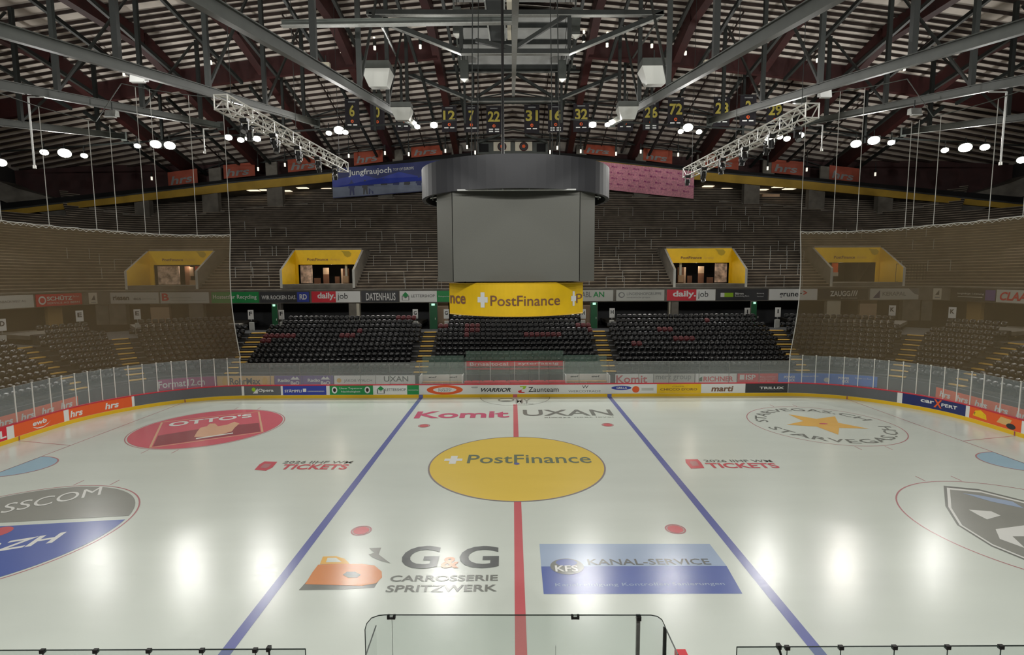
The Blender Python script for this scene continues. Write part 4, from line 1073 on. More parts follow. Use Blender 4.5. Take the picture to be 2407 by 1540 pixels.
# walkway below the fascia
def crest(x): 
    ax = abs(x); y = YB(x)
    o = (y - 27.0) if ax < UP.cx else math.hypot(ax - UP.cx, y - UP.cy) - UP.R
    return terr_z(o)
obj('floor_upper_walkway', band(lambda x: crest(x) - 2.2, lambda x: crest(x) + .05, .1, dep=9.0), M['concrete'], kind='structure')
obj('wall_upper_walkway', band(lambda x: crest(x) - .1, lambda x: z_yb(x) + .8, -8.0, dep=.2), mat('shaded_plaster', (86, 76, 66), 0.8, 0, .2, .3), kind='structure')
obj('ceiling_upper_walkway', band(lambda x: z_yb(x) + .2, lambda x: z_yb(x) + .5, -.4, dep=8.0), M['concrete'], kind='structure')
for px, w_, m in ((645, 2.1, 'concrete'), (492, 2.1, 'concrete'), (330, 1.9, 'concrete'), (158, .9, 'beige'), (178, 1.9, 'concrete'), (905, 2.0, 'concrete')):
    for sx in (-1, 1):
        p = at_arc(px, 460, 0.3); x = abs(p.x) * sx
        mb = MB().box((x, YB(x) + .2, (crest(x) + z_yb(x) + .6) / 2 - .1), (w_, .8, z_yb(x) + .6 - crest(x) + .6))
        obj('pillar', mb, M[m], kind='structure')
# ceiling tubes of the walkway
tl = [(596, 448, 3), (622, 447, 1.5), (672, 449, 1), (711, 442, 2), (729, 450, 2), (769, 444, 2), (118, 474, 2), (1646, 445.5, 1), (1665, 438, 2), (1707, 444, 1), (1721, 449, 2), (1792, 446, 1), (1830, 440, 2), (1855, 444.5, 2), (2303, 463, 2)]
for i, (px, py, v) in enumerate(tl):
    d = ray(px, py); a_, b_ = 5.0, 140.0
    for _ in range(50):
        m_ = (a_ + b_) / 2; p = CAM + d * m_
        if p.z > z_yb(p.x) + .12: b_ = m_
        else: a_ = m_
        if p.y > 62: b_ = m_
    p = CAM + d * a_
    if p.y < YB(p.x) + .3 or p.y > YB(p.x) + 7.5:
        p = at_arc(px, py, -1.5 - v * .5)
    t = thing('fluorescent_lamp', 'flat lit ceiling lamp over the upper walkway %s' % ('left of the blue banner' if px < 1200 else 'right of the pink banner'), 'lamp', tuple(p), 'lit lamps of the upper walkway, %s' % ('left' if px < 1200 else 'right'))
    obj('diffuser', MB().box((0, 0, 0), (1.5, .9, .06)), M['tube'], t, local=True)
    obj('housing', MB().box((0, 0, .07), (1.56, .96, .08)), M['lgrey'], t, local=True)
for (xa, xb, za, zb, v, m) in ((582, 630, .35, 2.1, 6.5, 'beige'), (660, 700, .3, 2.0, 6.5, 'beige'), (1790, 1833, .1, 1.9, 2.5, 'beige')):
    pa, pb = at_arc(xa, 470, -v), at_arc(xb, 470, -v); x = (pa.x + pb.x) / 2
    obj('wall_kiosk', MB().box((x, YB(x) + v, crest(x) + (za + zb) / 2), (abs(pb.x - pa.x), .3, zb - za)), M[m], kind='structure')
# orange sponsor panels on the gallery
gal = [(392, 462, 0), (524, 598, 1), (676, 755, 1), (832, 900, 1), (967, 1040, 1)]
num = 0
gl_lab = ['left outermost', 'above the far left ceiling lamps', 'behind the far end of the left lighting truss', 'above the blue banner', 'just left of the commentary cabin']
gr_lab = ['right outermost', 'above the far right ceiling lamps', 'behind the far end of the right lighting truss', 'above the pink banner', 'just right of the commentary cabin']
for j, (xa, xb, _) in enumerate(gal):
    for sx in (-1, 1):
        pa, pb = at_arc(xa, 380, 0.05).x, at_arc(xb, 380, 0.05).x
        x0, x1 = (pa, pb) if sx < 0 else (-pb, -pa)
        p = obj('sponsor_panel', band(z_hb, z_ht, .05, x0, x1, dep=.05, step=3), M['dorange'], label='orange gallery panel with faint white lettering, ' + (gl_lab if sx < 0 else gr_lab)[j], cat='panel', group='orange gallery panels')
        mb = MB(); w_ = (x1 - x0)
        text_map(mb, 'hrs', lambda u, v: Vector((x0 + w_ * (.12 + .7 * u), YB(x0 + w_ * (.12 + .7 * u)) - .08, z_hb(x0 + w_ * (.12 + .7 * u)) + (z_ht(x0) - z_hb(x0)) * (.12 + .55 * v))), .01, .1)
        obj('lettering', mb, M['gink'], p)
        gx0 = x1 + .3 if sx < 0 else x0 - 2.0
        obj('wall_gallery_block', band(lambda x: z_hb(x) - .5, lambda x: z_ht(x) - .2, .0, gx0 + 1.0, gx0 + 2.4, dep=.3, step=2), M['concrete'], kind='structure')
# big banners on the gallery front
def big_banner(pts_top, pts_bot, m, label):
    ct = [at_arc(x, y, .7) for x, y in pts_top]; cb = [at_arc(x, y, .7) for x, y in pts_bot]
    x0, x1 = ct[0].x, ct[-1].x
    ft = lambda x: ct[0].z + (ct[-1].z - ct[0].z) * (x - x0) / (x1 - x0)
    fb = lambda x: cb[0].z + (cb[-1].z - cb[0].z) * (x - x0) / (x1 - x0)
    o_ = obj('banner', band(fb, ft, .7, x0, x1, dep=.04, step=2), m, label=label, cat='banner')
    def fn(u, v, d=.02):
        x = x0 + (x1 - x0) * u; return Vector((x, YB(x) - .7 - d, fb(x) + (ft(x) - fb(x)) * v))
    return o_, fn
bb, fn = big_banner([(780, 396), (1040, 376)], [(780, 466), (1040, 446)], M['navy'], 'dark blue banner with white lettering and hockey players left of the video cube')
mb = MB().poly([fn(x / 12, .38 + .05 * math.sin(x * 1.7), .02) for x in range(13)] + [fn(x / 12, .02, .02) for x in range(12, -1, -1)]); obj('snow_field', mb, mat('grey_blue_print', (120, 130, 150), .6, 0, .15, .6), bb)
mb = MB().poly([fn(0, .6, .019), fn(.25, .75, .019), fn(.4, .55, .019), fn(.6, .72, .019), fn(.8, .5, .019), fn(1, .6, .019), fn(1, .36, .019), fn(0, .36, .019)]); obj('mountain_field', mb, M['blue'], bb)
mb = MB(); text_map(mb, 'Jungfraujoch', lambda u, v: fn(.145 + .385 * u, .66 + .25 * v, .04), .006); obj('lettering', mb, M['wht'], bb)
mb = MB(); text_map(mb, 'TOP OF EUROPE', lambda u, v: fn(.545 + .19 * u, .765 + .09 * v, .04), .006); obj('lettering', mb, M['lgrey'], bb)
for k, u in enumerate((.17, .29, .34, .46, .57, .67, .78)):
    h = .5 - .02 * (k % 3)
    mb = MB().poly([fn(u + dx * .9, .05 + dy * h, .045) for dx, dy in ((-.022, 0), (-.01, 0), (0, .38), (.012, 0), (.025, 0), (.022, .45), (.034, .55), (.02, .85), (.008, .88), (.008, 1), (-.01, 1), (-.01, .88), (-.024, .82), (-.034, .5), (-.02, .45))])
    obj('player_figure', mb, M['charc'] if k % 2 else M['navy'], bb)
pb_, fn = big_banner([(1386, 377), (1632, 403)], [(1386, 441), (1632, 467)], M['pink'], 'pink patterned banner right of the video cube')
for r in range(4):
    for c in range(9):
        u, v = .06 + c * .105 + (.05 if r % 2 else 0), .2 + r * .21
        mb = MB(); text_map(mb, 'Moré', lambda a, b: fn(u + .055 * a, v + .075 * b, .03), .008); obj('lettering', mb, M['magenta'], pb_)
# commentary cabin in the middle of the gallery
cabx = [at_arc(px, 345, 1.5) for px in (1118, 1142, 1160, 1200, 1211, 1251, 1262, 1287)]
t = thing('commentary_cabin', 'grey cabin with two cream panels bearing round emblems above the video cube', 'cabin', (cabx[3].x, YB(0) - 1.5, at_arc(1205, 360, 1.5).z))
yc = YB(0) - 1.5
def cz(row): return at_y(1205, row, yc).z
def cx_at(px): return at_y(px, 345, yc).x
q = MB().box(((cx_at(1122) + cx_at(1288)) / 2, yc + 1.2, (cz(362) + cz(334)) / 2), (cx_at(1288) - cx_at(1122), 2.2, cz(334) - cz(362))); obj('cabin_wall', q, M['steel'], t)
for a, b in ((1160, 1200), (1211, 1251)):
    q = MB().box(((cx_at(a) + cx_at(b)) / 2, yc - .05, (cz(355) + cz(334)) / 2), (cx_at(b) - cx_at(a), .1, cz(334) - cz(355))); pn = obj('cream_panel', q, M['offw'], t)
    cxx = (cx_at(a) + cx_at(b)) / 2
    def disc_v(r, d, n=28, oy=0): return MB().poly([(cxx + r * math.cos(2 * PI * k / n), yc - .1 - d, (cz(345)) + oy + r * math.sin(2 * PI * k / n)) for k in range(n)])
    obj('round_emblem', disc_v(.62, .01), M['red_beam'], pn); obj('emblem_ring', disc_v(.48, .02), M['ink'], pn); obj('emblem_mark', disc_v(.26, .03, 5, .03), M['orange'], pn)
for a, b in ((1126, 1148), (1262, 1282)):
    q = MB().box(((cx_at(a) + cx_at(b)) / 2, yc - .02, (cz(357) + cz(338)) / 2), (cx_at(b) - cx_at(a), .1, cz(338) - cz(357))); obj('vent_opening', q, M['dark'], t)
for a, b in (((1122, 336), (1176, 317)), ((1286, 335), (1234, 317))):
    q = MB().beam(at_y(*a, yc - .4), at_y(*b, yc - .4), .5, .25); obj('canopy_bar', q, M['steel'], t)
# letter band posts near the terrace top, right (stair rail)
# ------------------------------------------------------------------ roof
Y0 = 48.2
def RZ(x, y):
    yy = y - CAM.y; yc_ = 29.1 + .3 * (74 - yy) if yy > 50 else 29.1 + .3 * 24 - .0 * (50 - yy)
    return yc_ - .072 * abs(x) - .0009 * x * x
SEG = (7.9, 16.8, 25.8, 34.6, 43.5, 53, 62)
def roof_beam(sx, y, drop, w_, h_, x0=0.0):
    mb = MB(); xs = [x0] + [v for v in SEG if v > x0]
    for a, b in zip(xs, xs[1:]): mb.beam((sx * a, y, RZ(a, y) - drop), (sx * b, y, RZ(b, y) - drop), w_, h_)
    return mb
ceil = MB(); XS = [-64, -53, -43.5, -34.6, -25.8, -16.8, -7.9, 0, 7.9, 16.8, 25.8, 34.6, 43.5, 53, 64]; YS = [-34, -10, 10, 24.2, 30, 36, 42, 48, 54, 60]
vs = [(x, y, RZ(x, y) + .02) for y in YS for x in XS]; n = len(XS)
fs = [(j * n + i, j * n + i + 1, (j + 1) * n + i + 1, (j + 1) * n + i) for j in range(len(YS) - 1) for i in range(n - 1)]
ceil.add(vs, fs)
CE = obj('ceiling', ceil, M['deck'], kind='structure')
# purlins: spacing follows the photograph's rhythm
ys = []; row = -60.0
while row < 330:
    a, b = 20.0, 110.0
    for _ in range(50):
        m = (a + b) / 2; p = Vector((0, CAM.y + m, RZ(0, CAM.y + m)))
        if proj(p)[1] < row: a = m
        else: b = m
    ys.append(CAM.y + a); row += 15.2 - 3.4 * max(0, row) / 290
y = ys[0] - .9
while y > -32: ys.append(y); y -= 1.6
for y in ys:
    for sx in (-1, 1):
        obj('purlin', roof_beam(sx, y, .14, .11, .25), M['purlin'], CE)
RX = [-43.5, -34.6, -25.8, -16.8, -7.9, 7.9, 16.8, 25.8, 34.6, 43.5]
for x in RX:
    mb = MB()
    for a, b in ((-32, 24.2), (24.2, 50.0)):
        mb.beam((x, a, RZ(x, a) - .9), (x, b, RZ(x, b) - .9), .75, 1.6)
    obj('rafter', mb, M['red_beam'], CE)
for x in [-39, -30.2, -21.3, -12.3, -4, 4, 12.3, 21.3, 30.2, 39]:
    obj('hanger_rail', MB().beam((x, 24, RZ(x, 24) - .38), (x, 50, RZ(x, 50) - .38), .1, .16), M['purlin'], CE)
# deep red cross beam
yb_ = None
for yy in [24.2 + .1 * i for i in range(200)]:
    if proj((0, yy, RZ(0, yy) - .9))[1] > 98: yb_ = yy; break
for sx in (-1, 1):
    obj('cross_beam', roof_beam(sx, yb_, .95, .5, 1.9, 7.9), M['red_beam'], CE)
# bottom-chord lattice between rafters near the wall
for k, yy in ((0, 38.0), (1, 45.5)):
    for i in range(len(RX) - 1):
        a, b = RX[i] + .3, RX[i + 1] - .3; z0, z1 = RZ(a, yy) - 1.1, RZ(b, yy) - 1.1; zm = RZ((a + b) / 2, yy) - .4
        mb = MB().beam((a, yy, z0), (b, yy, z1), .14, .14); mb.beam((a, yy, z0), ((a + b) / 2, yy, zm), .12, .12); mb.beam((b, yy, z1), ((a + b) / 2, yy, zm), .12, .12)
        obj('brace', mb, M['steel_dk'], CE)
# grey struts along the rafters and hanging fixtures
for x in RX:
    for dx in (-1.9, 1.9):
        X = x + dx
        mb = MB(); ya, yb2 = yb_ - 8, 46.8
        mb.beam((X, ya - 9, RZ(X, ya - 9) - 1.2), (X, yb_ - .8, RZ(X, yb_) - 2.4), .26, .32)
        mb.beam((X, yb_ + .8, RZ(X, yb_) - 2.2), (X, yb2, RZ(X, yb2) - 1.5), .26, .32)
        obj('strut', mb, M['steel_dk'], CE)
fl = [(82, 186, 0), (203, 160, 0), (292, 164, 0), (408, 147, 0), (496, 137, 0), (609, 127, 0), (692, 119, 0), (803, 110, 0), (881, 103, 0), (988, 100, 0), (1372, 92, 0), (1427, 96, 0), (1532, 98, 0), (1611, 115, 0), (1723, 118, 0), (1805, 125, 0), (1921, 132, 0), (2006, 143, 0), (2125, 152, 0), (2216, 156, 0), (2338, 168, 0),
      (212, 425, 1), (293, 417, 1), (357, 410, 1), (516, 390, 1), (607, 388, 1), (670, 378, 1), (820, 357, 1), (905, 350, 1), (961, 353, 1), (1047, 345, 1), (1098, 336, 1), (1117, 349, 1), (1293, 348, 1), (1310, 338, 1), (1365, 346, 1), (1448, 352, 1), (1506, 347, 1), (1594, 354, 1), (1740, 373, 1), (1804, 386, 1), (1896, 389, 1), (1960, 400, 1), (2057, 400, 1), (2123, 408, 1)]
for px, py, k in fl:
    yy = yb_ - .9 if k == 0 else 44.0
    top = at_y(px, py - 22, yy); bot = at_y(px, py + 12, yy)
    t = thing('hanging_spotlight', 'slim tube spotlight with pale end hanging under the %s' % ('deep red roof beam' if k == 0 else 'roof edge by the gallery'), 'lamp', tuple(bot), 'tube spotlights under the roof beam' if k == 0 else 'tube spotlights in front of the gallery')
    zt_ = RZ(top.x, yy) - (2.3 if k == 0 else 1.4)
    L_ = max(.8, min(zt_ - bot.z, 3.2))
    obj('tube_body', MB().tube((0, 0, .25), (0, 0, L_), .17 if k == 0 else .1, 10), M['steel_dk'], t, local=True)
    obj('lamp_end', MB().tube((0, -.02, -.1), (0, -.02, .55 if k == 0 else .35), .13 if k == 0 else .11, 10), M['lamp_s'], t, local=True)
    if k == 0: obj('lamp_ring', MB().tube((0, -.19, 1.0), (0, -.1, 1.25), .12, 8), M['lamp_s'], t, local=True)
    obj('suspension_rod', MB().tube((0, 0, L_), (0, 0, max(L_ + .05, RZ(bot.x, yy) - bot.z)), .04, 6), M['steel_dk'], t, local=True)

# ------------------------------------------------------------------ long grey main girders running over the rink with their posts
XC = [10.2, 20.2, 30.2, 40.2]
def chz(x, y):      # underside line of the girders
    return ZT[abs(x)] - .185 * (28.8 - y)
ZT = {10.2: 25.2, 20.2: 25.3, 30.2: 25.1, 40.2: 24.1}
glab = ['innermost', 'second from the middle', 'third from the middle', 'outermost']
for sx in (-1, 1):
    for i, x in enumerate(XC):
        X = sx * x
        t = thing('roof_girder', '%s long grey steel girder rising over the rink on the %s side' % (glab[i], 'left' if sx < 0 else 'right'), 'girder', (X, 28.8, chz(x, 28.8)), 'long girders over the rink')
        hh = .52
        obj('beam', MB().ibeam((X, -20, chz(x, -20) + hh / 2), (X, 28.8, chz(x, 28.8) + hh / 2), .32, hh, .05), M['steel'], t)
        k = 0
        for yy in (1.5, 9.5, 17.5, 25.5):
            zb_ = chz(x, yy) + hh; ztp = RZ(X, yy) - .6
            obj('post', MB().ibeam((X, yy, zb_), (X, yy + .01, ztp), .34, .34, .06) if False else MB().beam((X, yy, zb_), (X, yy, ztp), .3, .26), M['steel_dk'], t)
            k += 1
        for yy, d_ in ((9.5, 7.5), (17.5, 7.5)):
            obj('diagonal', MB().beam((X, yy, chz(x, yy) + hh), (X, yy + d_, RZ(X, yy + d_) - 1.2), .15, .15), M['steel_dk'], t)
        obj('end_plate', MB().box((X, 28.85, chz(x, 28.8) + hh / 2), (.6, .08, .9)), M['steel'], t)
# posts hanging between roof and the far girder ends
for X in (-38, -24.8, -14.9, -12.0, -5.2, 5.2, 12.0, 14.9, 24.8, 38):
    yy = 31.5; t = obj('hanging_post', MB().beam((X, yy, RZ(X, yy) - .4), (X, yy, 26.6 - .07 * abs(X)), .24, .24), M['steel_dk'], label='dark vertical steel post hanging from the roof behind the floodlights', cat='post', group='hanging steel posts')
# bright central duct along the ridge
t = thing('ridge_duct', 'pale square duct running away along the roof centre line', 'duct', (0.05, 20, 21.6))
def dz(y): return CAM.z + 8.5 + .2 * (y - CAM.y)
for a, b, c in ((-4, 12, .36), (12.05, 27, .36), (27.05, 41, .33), (41.4, 48.5, .3)):
    obj('duct_section', MB().beam((0.05, a, dz(a)), (0.05, b, dz(b)), c, c), M['galv'], t)
obj('hanger', MB().tube((0.05, 44, dz(44)), (0.05, 44, RZ(0, 44)), .05, 6), M['steel_dk'], t)
# cross trusses between the innermost girders
def pxyz(px, py, y): return at_y(px, py, y)
def member(px0, py0, px1, py1, y, w, par, m='steel', nm='member', y1=None):
    a = pxyz(px0, py0, y); b = pxyz(px1, py1, y if y1 is None else y1); o_ = obj(nm, MB().beam(a, b, w, w), M['steel_dk'], par)
    if m == 'steel':
        dn = Vector((0, -.02, -w / 2 - .03)); obj('flange', MB().beam(a + dn, b + dn, w * 1.05, .05), M['galv'], o_)
t = thing('cross_truss', 'nearer grey tube truss with trapezoid lower chord under the roof centre', 'truss', tuple(pxyz(1210, 122, 17)))
yk = 17.0
for a in ((862, 30, 1210, 31), (1210, 31, 1560, 31), (1558, 33, 1338, 122), (1338, 122, 1084, 122), (1084, 122, 936, 64), (936, 64, 868, 36)): member(*a, yk, .36, t)
for a in ((1084, 62, 1084, 118), (1338, 34, 1338, 118), (1118, 95, 1205, 115), (1330, 36, 1212, 112), (1205, 32, 1207, 118)): member(*a, yk, .28, t, 'steel_dk')
t = thing('cross_truss', 'farther grey tube truss with trapezoid lower chord, nearer to the jersey banners', 'truss', tuple(pxyz(1210, 235, 34)))
yk = 34.0
for a in ((934, 166, 1210, 166), (1210, 166, 1482, 164), (1480, 164, 1311, 234), (1311, 234, 1110, 235), (1110, 235, 946, 168)): member(*a, yk, .36, t)
for a in ((1112, 168, 1112, 232), (1308, 166, 1308, 230), (1120, 228, 1202, 176), (1300, 228, 1214, 174)): member(*a, yk, .28, t, 'steel_dk')
t = thing('cross_beam', 'pale horizontal steel beam reaching from the left girder to the ridge duct', 'beam', tuple(pxyz(930, 58, 7.5)))
a, b = pxyz(662, 56, 7.5), pxyz(1206, 48, 7.5)
obj('beam', MB().ibeam(a, b, .3, .32, .05), M['steel'], t); obj('bottom_flange', MB().beam(a + Vector((0, -.02, -.17)), b + Vector((0, -.02, -.17)), .36, .05), M['galv'], t)
for (x0, y0_, x1, y1_, ya, ybb) in ((898, 62, 946, 162, 8, 34), (1548, 44, 1472, 160, 17, 34)):
    obj('bracing_tube', MB().tube(pxyz(x0, y0_, ya), pxyz(x1, y1_, ybb), .09, 8), M['steel'], label='slanting steel tube between the two cross trusses, %s' % ('left' if x0 < 1200 else 'right'), cat='tube')
# grey corrugated ceiling box in the middle with catwalk
yc0, yc1 = 22.0, 44.0
cb = thing('roof_lantern', 'grey corrugated sheet ceiling field at the roof centre', 'ceiling panel', (0, 30, 31))
rowsb = [(-60, 5), (34, 58), (62, 96), (102, 118), (131, 154)]
Yl = 30.0
def at_roof(px, py, drop):
    d = ray(px, py); a, b = 5.0, 120.0
    for _ in range(50):
        m = (a + b) / 2; p = CAM + d * m
        if p.z > RZ(p.x, p.y) - drop: b = m
        else: a = m
    return CAM + d * a
for (r0, r1) in rowsb:
    p = obj('sheet', MB().quad(at_roof(1068 + (r1 * .1), r1, 1.5), at_roof(1352 - (r1 * .1), r1, 1.5), at_roof(1356 - (r0 * .1), r0, 1.5), at_roof(1064 + (r0 * .1), r0, 1.5)), M['corr'], cb)
    for k in range(-11, 12):
        if abs(k) < 1: continue
        xk = 1209 + k * 12.3
        obj('rib', MB().beam(at_roof(xk, r0, 1.55), at_roof(xk - k * .35, r1, 1.55), .05, .06), M['steel_dk'], p)
for r in (28, 60, 99, 125, 158):
    obj('cross_rail', MB().beam(at_roof(1066, r, 1.7), at_roof(1354, r, 1.7), .2, .34), M['steel_dk'], cb)
for (x0, x1) in ((1062, 1080), (1356, 1344)):
    obj('side_rail', MB().beam(at_roof(x0, -40, 1.8), at_roof(x1, 158, 1.8), .16, .2), M['steel'], cb)
t = thing('catwalk', 'narrow pale catwalk beside the ridge duct at the roof centre', 'catwalk', tuple(pxyz(1160, 60, 20)))
obj('grating', MB().quad(pxyz(1150, 96, 21), pxyz(1186, 96, 21), pxyz(1182, -40, 19), pxyz(1138, -40, 19)), M['steel_dk'], t)
obj('hand_rail', MB().beam(pxyz(1152, 96, 20.9), pxyz(1134, -40, 18.9), .13, .13), M['galv'], t)
obj('hand_rail', MB().beam(pxyz(1188, 96, 20.9), pxyz(1184, -40, 18.9), .13, .13), M['galv'], t)
obj('light_strip', MB().quad(pxyz(1193, 94, 20.8), pxyz(1206, 94, 20.8), pxyz(1205, -20, 18.8), pxyz(1190, -20, 18.8)), M['offw'], t)
for (px, py0, py1, yy, lab) in ((1075, 20, 88, 21, 'left of the catwalk, nearer'), (1353, 22, 90, 21, 'right of the ridge duct, nearer'), (1092, 144, 192, 30, 'left of the ridge duct, farther'), (1321, 144, 192, 30, 'right of the ridge duct, farther')):
    top, bot = pxyz(px, py0, yy), pxyz(px, py1, yy)
    t = thing('column_speaker', 'grey box-shaped hanging loudspeaker ' + lab, 'loudspeaker', tuple(bot), 'hanging column loudspeakers')
    ww = .85 if yy > 29 else .7
    obj('cabinet', MB().box((0, 0, (top.z - bot.z) / 2 + .12), (ww, .6, top.z - bot.z - .2)), M['steel'], t, local=True)
    b_ = MB(); b_.hexa([(-.03, -.03, -.08), (.03, -.03, -.08), (.03, .03, -.08), (-.03, .03, -.08)], [(-ww / 2, -.3, .2), (ww / 2, -.3, .2), (ww / 2, .3, .2), (-ww / 2, .3, .2)])
    obj('pointed_base', b_, M['alu'], t, local=True)
    obj('suspension', MB().tube((0, 0, top.z - bot.z), (0, 0, RZ(bot.x, yy) - bot.z), .03, 6), M['steel_dk'], t, local=True)

# ------------------------------------------------------------------ big white loudspeaker boxes and small units on the girders
def horn(px, py, yy, w_, lab):
    p = pxyz(px, py, yy); sg = 1 if px < 1205 else -1
    t = thing('horn_loudspeaker', lab, 'loudspeaker', tuple(p)); h = w_ * .36
    obj('cabinet', MB().box((0, 0, h), (w_, w_ * .7, h * .7)), M['steel'], t, local=True)
    q = MB(); q.hexa([(-.28 * w_, -.2 * w_, -h * 1.0), (.36 * w_, -.2 * w_, -h * 1.0), (.36 * w_, .3 * w_, -h * .8), (-.28 * w_, .3 * w_, -h * .8)], [(-.52 * w_, -.36 * w_, h * .6), (.52 * w_, -.36 * w_, h * .6), (.52 * w_, .36 * w_, h * .6), (-.52 * w_, .36 * w_, h * .6)])
    obj('horn_mouth', q, M['lgrey'], t, local=True)
    obj('bracket', MB().tube((0, 0, h * 1.3), (0, 0, h * 1.3 + .9), .05, 6), M['steel_dk'], t, local=True)
horn(888, 184, 16, 2.15, 'larger white horn loudspeaker above the inner left girder'); horn(945, 268, 16, 1.55, 'smaller white horn loudspeaker at the far end of the inner left girder')
horn(1537, 178, 16, 2.15, 'larger white horn loudspeaker above the inner right girder'); horn(1474, 266, 16, 1.55, 'smaller white horn loudspeaker at the far end of the inner right girder')
for px, py, yy, w_, h_, m, lab in ((326, 181, 11, 1.05, .7, 'wht', 'flat white box under the second left girder'), (1939, 218, 14, .85, .7, 'wht', 'flat white box under the second right girder'), (887, 228, 25, .95, .6, 'steel', 'grey floodlight, switched off, under the inner left girder'), (1523, 236, 25, .95, .6, 'steel', 'grey floodlight, switched off, under the inner right girder'), (1880, 236, 17, .9, .55, 'steel', 'grey floodlight, switched off, under the second right girder'), (262, 268, 13, .8, .5, 'galv', 'small square floodlight, switched off, under the third left girder'), (2151, 263, 13, .8, .5, 'galv', 'small square floodlight, switched off, under the third right girder'), (765, 158, 17, .7, .7, 'offw', 'small cream dish box on the inner left girder'), (1665, 152, 17, .7, .7, 'offw', 'small cream dish box on the inner right girder')):
    p = pxyz(px, py, yy); t = thing('ceiling_unit', lab, 'ceiling unit', tuple(p))
    obj('box', MB().hexa([(-w_ / 2, -.2, -h_ / 2), (w_ / 2, -.2, -h_ / 2), (w_ / 2, .25, -h_ / 2 + .1), (-w_ / 2, .25, -h_ / 2 + .1)], [(-w_ / 2 * .94, -.1, h_ / 2), (w_ / 2 * .94, -.1, h_ / 2), (w_ / 2 * .94, .25, h_ / 2), (-w_ / 2 * .94, .25, h_ / 2)]), M[m], t, local=True)
    obj('front_glass', MB().box((0, -.12, -h_ / 2 - .03), (w_ * .9, .3, .05)), M['wht'], t, local=True)
    obj('bracket', MB().tube((0, .1, h_ / 2), (0, .1, h_ / 2 + .6), .04, 6), M['steel_dk'], t, local=True)

# ------------------------------------------------------------------ floodlights in view
YF = 28.6
fls = [(2, 382, 1.0), (104, 358, .6), (152, 360, 1.3), (198, 366, .4), (323, 343, .35), (366, 339, 1.1), (399, 342, 1.1), (537, 323, .6), (566, 329, .45), (583, 326, .35), (604, 326, .6), (773, 313, .35), (797, 306, 1.1), (812, 311, .35), (972, 291, .55), (981, 298, .35), (1020, 294, .65),
       (1393, 293, .65), (1428, 293, .3), (1438, 288, .5), (1600, 309, .3), (1617, 300, 1.1), (1643, 310, .35), (1807, 325, .6), (1833, 322, .35), (1850, 326, .45), (1881, 318, .6), (2012, 338, 1.0), (2054, 330, 1.2), (2095, 335, .45), (2221, 353, .45), (2269, 347, 1.3), (2315, 346, .75), (2402, 376, .8)]
def cluster(px):
    for a, b, n_ in ((-20, 60, 'at the left picture edge'), (60, 260, 'outer left cluster'), (260, 470, 'second cluster from the left'), (470, 700, 'third cluster from the left'), (700, 900, 'fourth cluster from the left'), (900, 1200, 'just left of the jersey banners with numbers seven and twenty-two'), (1200, 1500, 'just left of the inner right horn loudspeaker'), (1500, 1700, 'fourth cluster from the right'), (1700, 1950, 'third cluster from the right'), (1950, 2150, 'second cluster from the right'), (2150, 2360, 'outer right cluster'), (2360, 2500, 'at the right picture edge')):
        if a <= px < b: return n_
for px, py, s_ in fls:
    p = pxyz(px, py, YF)
    t = thing('floodlight', '%s glaring floodlight, %s' % ('large' if s_ > .9 else ('medium' if s_ > .5 else 'small'), cluster(px)), 'floodlight', tuple(p), 'floodlights, %s' % cluster(px))
    d_ = (Vector((p.x * .6, 2, 0)) - p).normalized(); R = d_.to_track_quat('-Z', 'Y').to_matrix()
    a_ = .2 + .3 * s_
    h = MB(); z_ = .0
    vs = [R @ Vector((x, y, z)) for z, q in ((0, a_), (.45, a_ * .6)) for x, y in ((-q, -q * .8), (q, -q * .8), (q, q * .8), (-q, q * .8))]
    h.hexa(vs[:4], vs[4:]); obj('housing', h, M['steel_dk'], t, local=True)
    g = MB(); q = a_ * .93; g.poly([R @ Vector((q * math.cos(2 * PI * k / 20), q * .85 * math.sin(2 * PI * k / 20), -.02)) for k in range(20)][::-1]); obj('lens', g, M['lamp'], t, local=True)
    obj('yoke', MB().tube((0, 0, 0), (0, 0, 1.0), .05, 6), M['steel_dk'], t, local=True)
# rail carrying them
for sx in (-1, 1):
    mb = MB()
    prev = None
    for x in (6, 16, 28, 40, 54):
        q = Vector((sx * x, YF + .75, ZL(x) + .95));
        if prev is not None: mb.beam(prev, q, .14, .14)
        prev = q
    obj('lamp_rail', mb, M['steel_dk'], label='thin dark rail carrying the %s half of the floodlights' % ('left' if sx < 0 else 'right'), cat='rail')
    for x in (10.2, 20.2, 30.2, 40.2):
        pass

